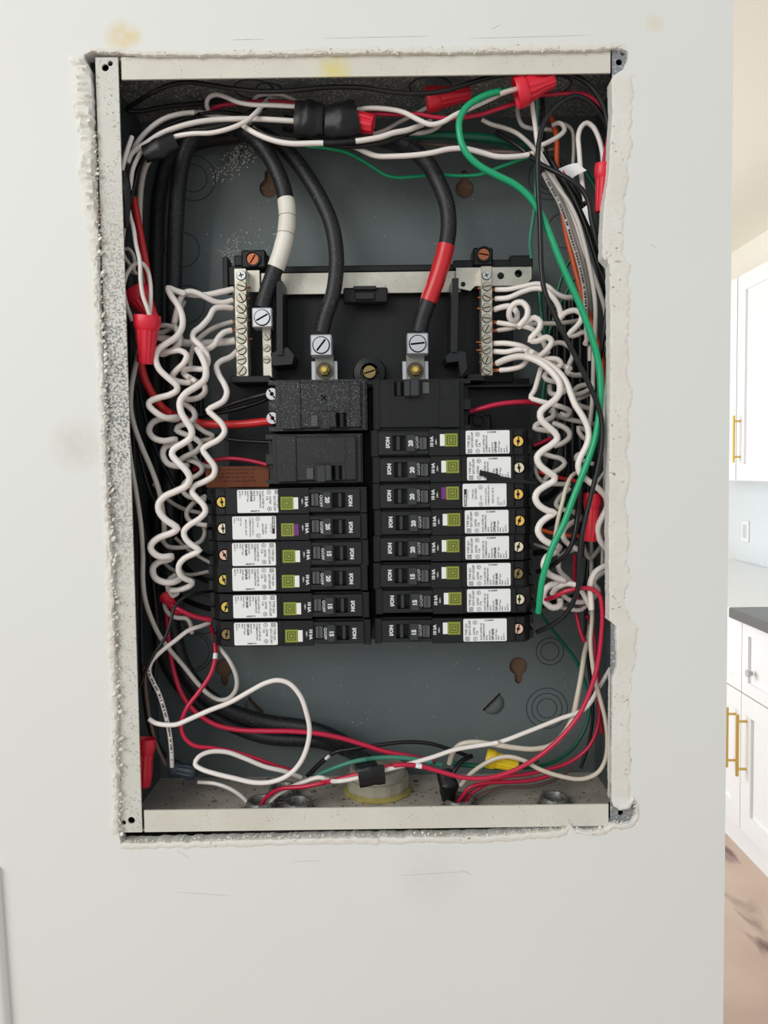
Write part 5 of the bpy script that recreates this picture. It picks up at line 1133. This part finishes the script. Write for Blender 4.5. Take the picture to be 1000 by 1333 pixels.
# ------------------------------------------------------------------ wire nuts, tape wraps, paper flags
def wire_nut(label, open_px, tip_px, w_open, w_tip, m, group='red wire nuts', name='wire_nut', wing=1.0):
    a, b = P(*open_px), P(*tip_px); ax = (b - a); Ln = ax.length; ax.normalize()
    mid = (a + b) / 2; t = thing(name, label, 'wire nut', mid, group)
    side = ax.cross(Vector((0, 1, 0))).normalized(); dep = side.cross(ax)
    M = Matrix(((side.x, dep.x, ax.x, a.x), (side.y, dep.y, ax.y, a.y), (side.z, dep.z, ax.z, a.z), (0, 0, 0, 1)))
    ro, rt = MM(w_open, a.y) / 2, MM(w_tip, b.y) / 2; rs = ro * .80
    def rib(r, h, an): return r * (1 + .045 * math.cos(an * 14))
    part(Geo().lathe([(rs * .98, Ln * .30), (rs * .93, Ln * .42), (rt * 1.12, Ln * .72), (rt, Ln * .95), (rt * .86, Ln), (rt * .5, Ln), (rt * .45, Ln * .98), (0, Ln * .98)], 56, M, lobes=rib), 'ribbed_grip', m, t, True)
    def wg(r, h, an): return r * (1 - .2 * wing * math.sin(an) ** 2)
    part(Geo().lathe([(ro * .86, Ln * .06), (ro * .98, -Ln * .01), (ro, 0), (ro * 1.0, Ln * .20), (rs * 1.02, Ln * .33), (rs * .8, Ln * .36)], 32, M, lobes=wg), 'skirt', m, t, True)
    return t
wire_nut('red wire nut on the left wall pointing straight down', (191.5, 411, 14), (190, 474, 18), 35, 19, NUT_R)
wire_nut('red wire nut tilted behind the left one, only its ribs clear', (176, 378, 32), (204, 424, 30), 34, 16, NUT_R)
wire_nut('red wire nut at the top right corner pointing up to the right', (672, 121, 12), (722, 104, 10), 40, 18, NUT_R)
wire_nut('dull red wire nut at the top centre lying behind a black wire', (556, 130, 30), (612, 121, 30), 32, 17, NUT_R)
wire_nut('red wire nut at the upper right pressed against the right flange', (787, 214, 13), (782, 276, 15), 24, 14, NUT_R)
wire_nut('red wire nut at mid right pointing straight down behind black wires', (772, 643, 24), (768, 705, 22), 24, 17, NUT_R)
wire_nut('red wire nut in the lower left corner half hidden by the flange', (190, 962, 24), (187, 1024, 22), 26, 18, NUT_R)
wire_nut('small red wire nut stub under the last left breaker spirals', (214, 772, 42), (234, 800, 46), 16, 10, NUT_R)
wire_nut('yellow wire nut lying at the bottom right among the cream wires', (634, 987, 32), (674, 996, 30), 26, 16, NUT_Y, None)
wire_nut('navy wire nut lying in the lower left corner', (224, 1000, 34), (256, 1006, 30), 24, 18, NUT_B, None)
def red_stub():
    a, b = P(460, 157, 24), P(486, 162.5, 22); g = Geo(); ax = (b - a).normalized(); M = Matrix.Translation(a) @ ax.to_track_quat('Z', 'Y').to_matrix().to_4x4()
    g.lathe([(6.6, 0), (6.4, 10), (5.8, (b - a).length)], 40, M, lobes=lambda r, h, an: r * (1 + .05 * math.cos(an * 12)))
    t = thing('wire_nut', 'square looking red wire nut end poking out of black tape at top', 'wire nut', a, 'red wire nuts'); part(g, 'ribbed_grip', NUT_R, t, True)
red_stub()
def tape_wrap(label, pts, widths, flat=.62, seed=1.0, name='tape_wrap'):
    """wad of tape: rings whose width follows the photo, flattened in depth, with creases"""
    cs = [P(*q) for q in pts]; g = Geo(); n = 26; N = 15; vs = []
    for i in range(N):
        f = i / (N - 1) * (len(cs) - 1); k = min(int(f), len(cs) - 2); c = cs[k].lerp(cs[k + 1], f - k); t = (cs[k + 1] - cs[k]).normalized()
        sd = t.cross(Vector((0, 1, 0))).normalized(); wd = MM(widths[k] + (widths[k + 1] - widths[k]) * (f - k), c.y) / 2
        for j in range(n):
            an = 2 * math.pi * j / n; nz = 1 + .12 * noise.noise(Vector((math.cos(an) * 1.6, math.sin(an) * 1.6, i * .33 + seed * 9))) + .07 * noise.noise(Vector((math.cos(an) * 4, i * .2, seed)))
            vs.append(c + sd * math.cos(an) * wd * nz + Vector((0, 1, 0)) * math.sin(an) * wd * flat * nz + t * noise.noise(Vector((j * .5, seed, i))) * .8 * (1 if i in (0, N - 1) else 0))
    g.add(vs, [(i * n + j, i * n + (j + 1) % n, (i + 1) * n + (j + 1) % n, (i + 1) * n + j) for i in range(N - 1) for j in range(n)] + [tuple(range(n))[::-1], tuple((N - 1) * n + j for j in range(n))])
    return solo(g, name, TAPE, label, 'tape', cs[len(cs) // 2], 'black tape wraps', True)
tape_wrap('wide black tape wrap at the top centre, left of the pair', [(384, 155, 24), (400, 155, 23), (421, 156, 24)], (44, 47, 44), .5, 1)
tape_wrap('black tape wrap at the top centre with a red nut end sticking out', [(424, 158, 22), (444, 157, 19), (466, 154, 21)], (38, 46, 46), .5, 2)
tape_wrap('black tape wrap around the white wires in the upper left corner', [(188, 201, 22), (208, 193, 20), (229, 183, 22)], (22, 26, 24), .6, 3)
tape_wrap('black tape strip wrapped along the left flange', [(159, 224, 9), (162, 244, 7), (163, 264, 8), (164, 296, 9)], (13, 18, 15, 7), .6, 4)
tape_wrap('black tape piece hanging in front of the pale conduit hub', [(467, 1012, 11), (484, 1010, 10), (501, 1008, 11)], (27, 27, 27), .35, 5)
tape_wrap('wad of black tape beside the right bushing of red wires', [(578, 1004, 34), (584, 1022, 32), (584, 1042, 34)], (20, 26, 18), .7, 6)
def flag(label, quad, d0, d1, name='paper_flag'):
    g = Geo(); a = [P(x, y, d0 if k in (0, 3) else d1) for k, (x, y) in enumerate(quad)]
    rows = []
    for k in range(7):
        f = k / 6; bow = math.sin(f * math.pi) * 2.2
        rows += [a[0].lerp(a[1], f) - Vector((0, bow, 0)), a[3].lerp(a[2], f) - Vector((0, bow, 0))]
    n = len(rows); vs = rows + [v + Vector((0, .25, 0)) for v in rows]
    fs = [(2 * k, 2 * k + 2, 2 * k + 3, 2 * k + 1) for k in range(6)] + [(n + 2 * k, n + 2 * k + 1, n + 2 * k + 3, n + 2 * k + 2) for k in range(6)]
    for k in range(6): fs += [(2 * k, n + 2 * k, n + 2 * k + 2, 2 * k + 2), (2 * k + 1, 2 * k + 3, n + 2 * k + 3, n + 2 * k + 1)]
    g.add(vs, fs); return solo(g, name, LABELW, label, 'paper tag', a[0])
f1 = flag('curled white paper flag around wires near the upper right corner', [(727, 220), (752, 212), (764, 222), (743, 233)], 20, 15)
q0, q1 = P(733, 222, 14.5), P(737, 228, 14.5)
part(Geo().tube([q0, q1], .5, 6), 'red_mark', WIRE_R, f1, label='small red printed stroke')
flag('small white paper tag on the dark wires right of the orange wire', [(758, 272), (767, 266), (771, 286), (768, 294)], 16, 15)
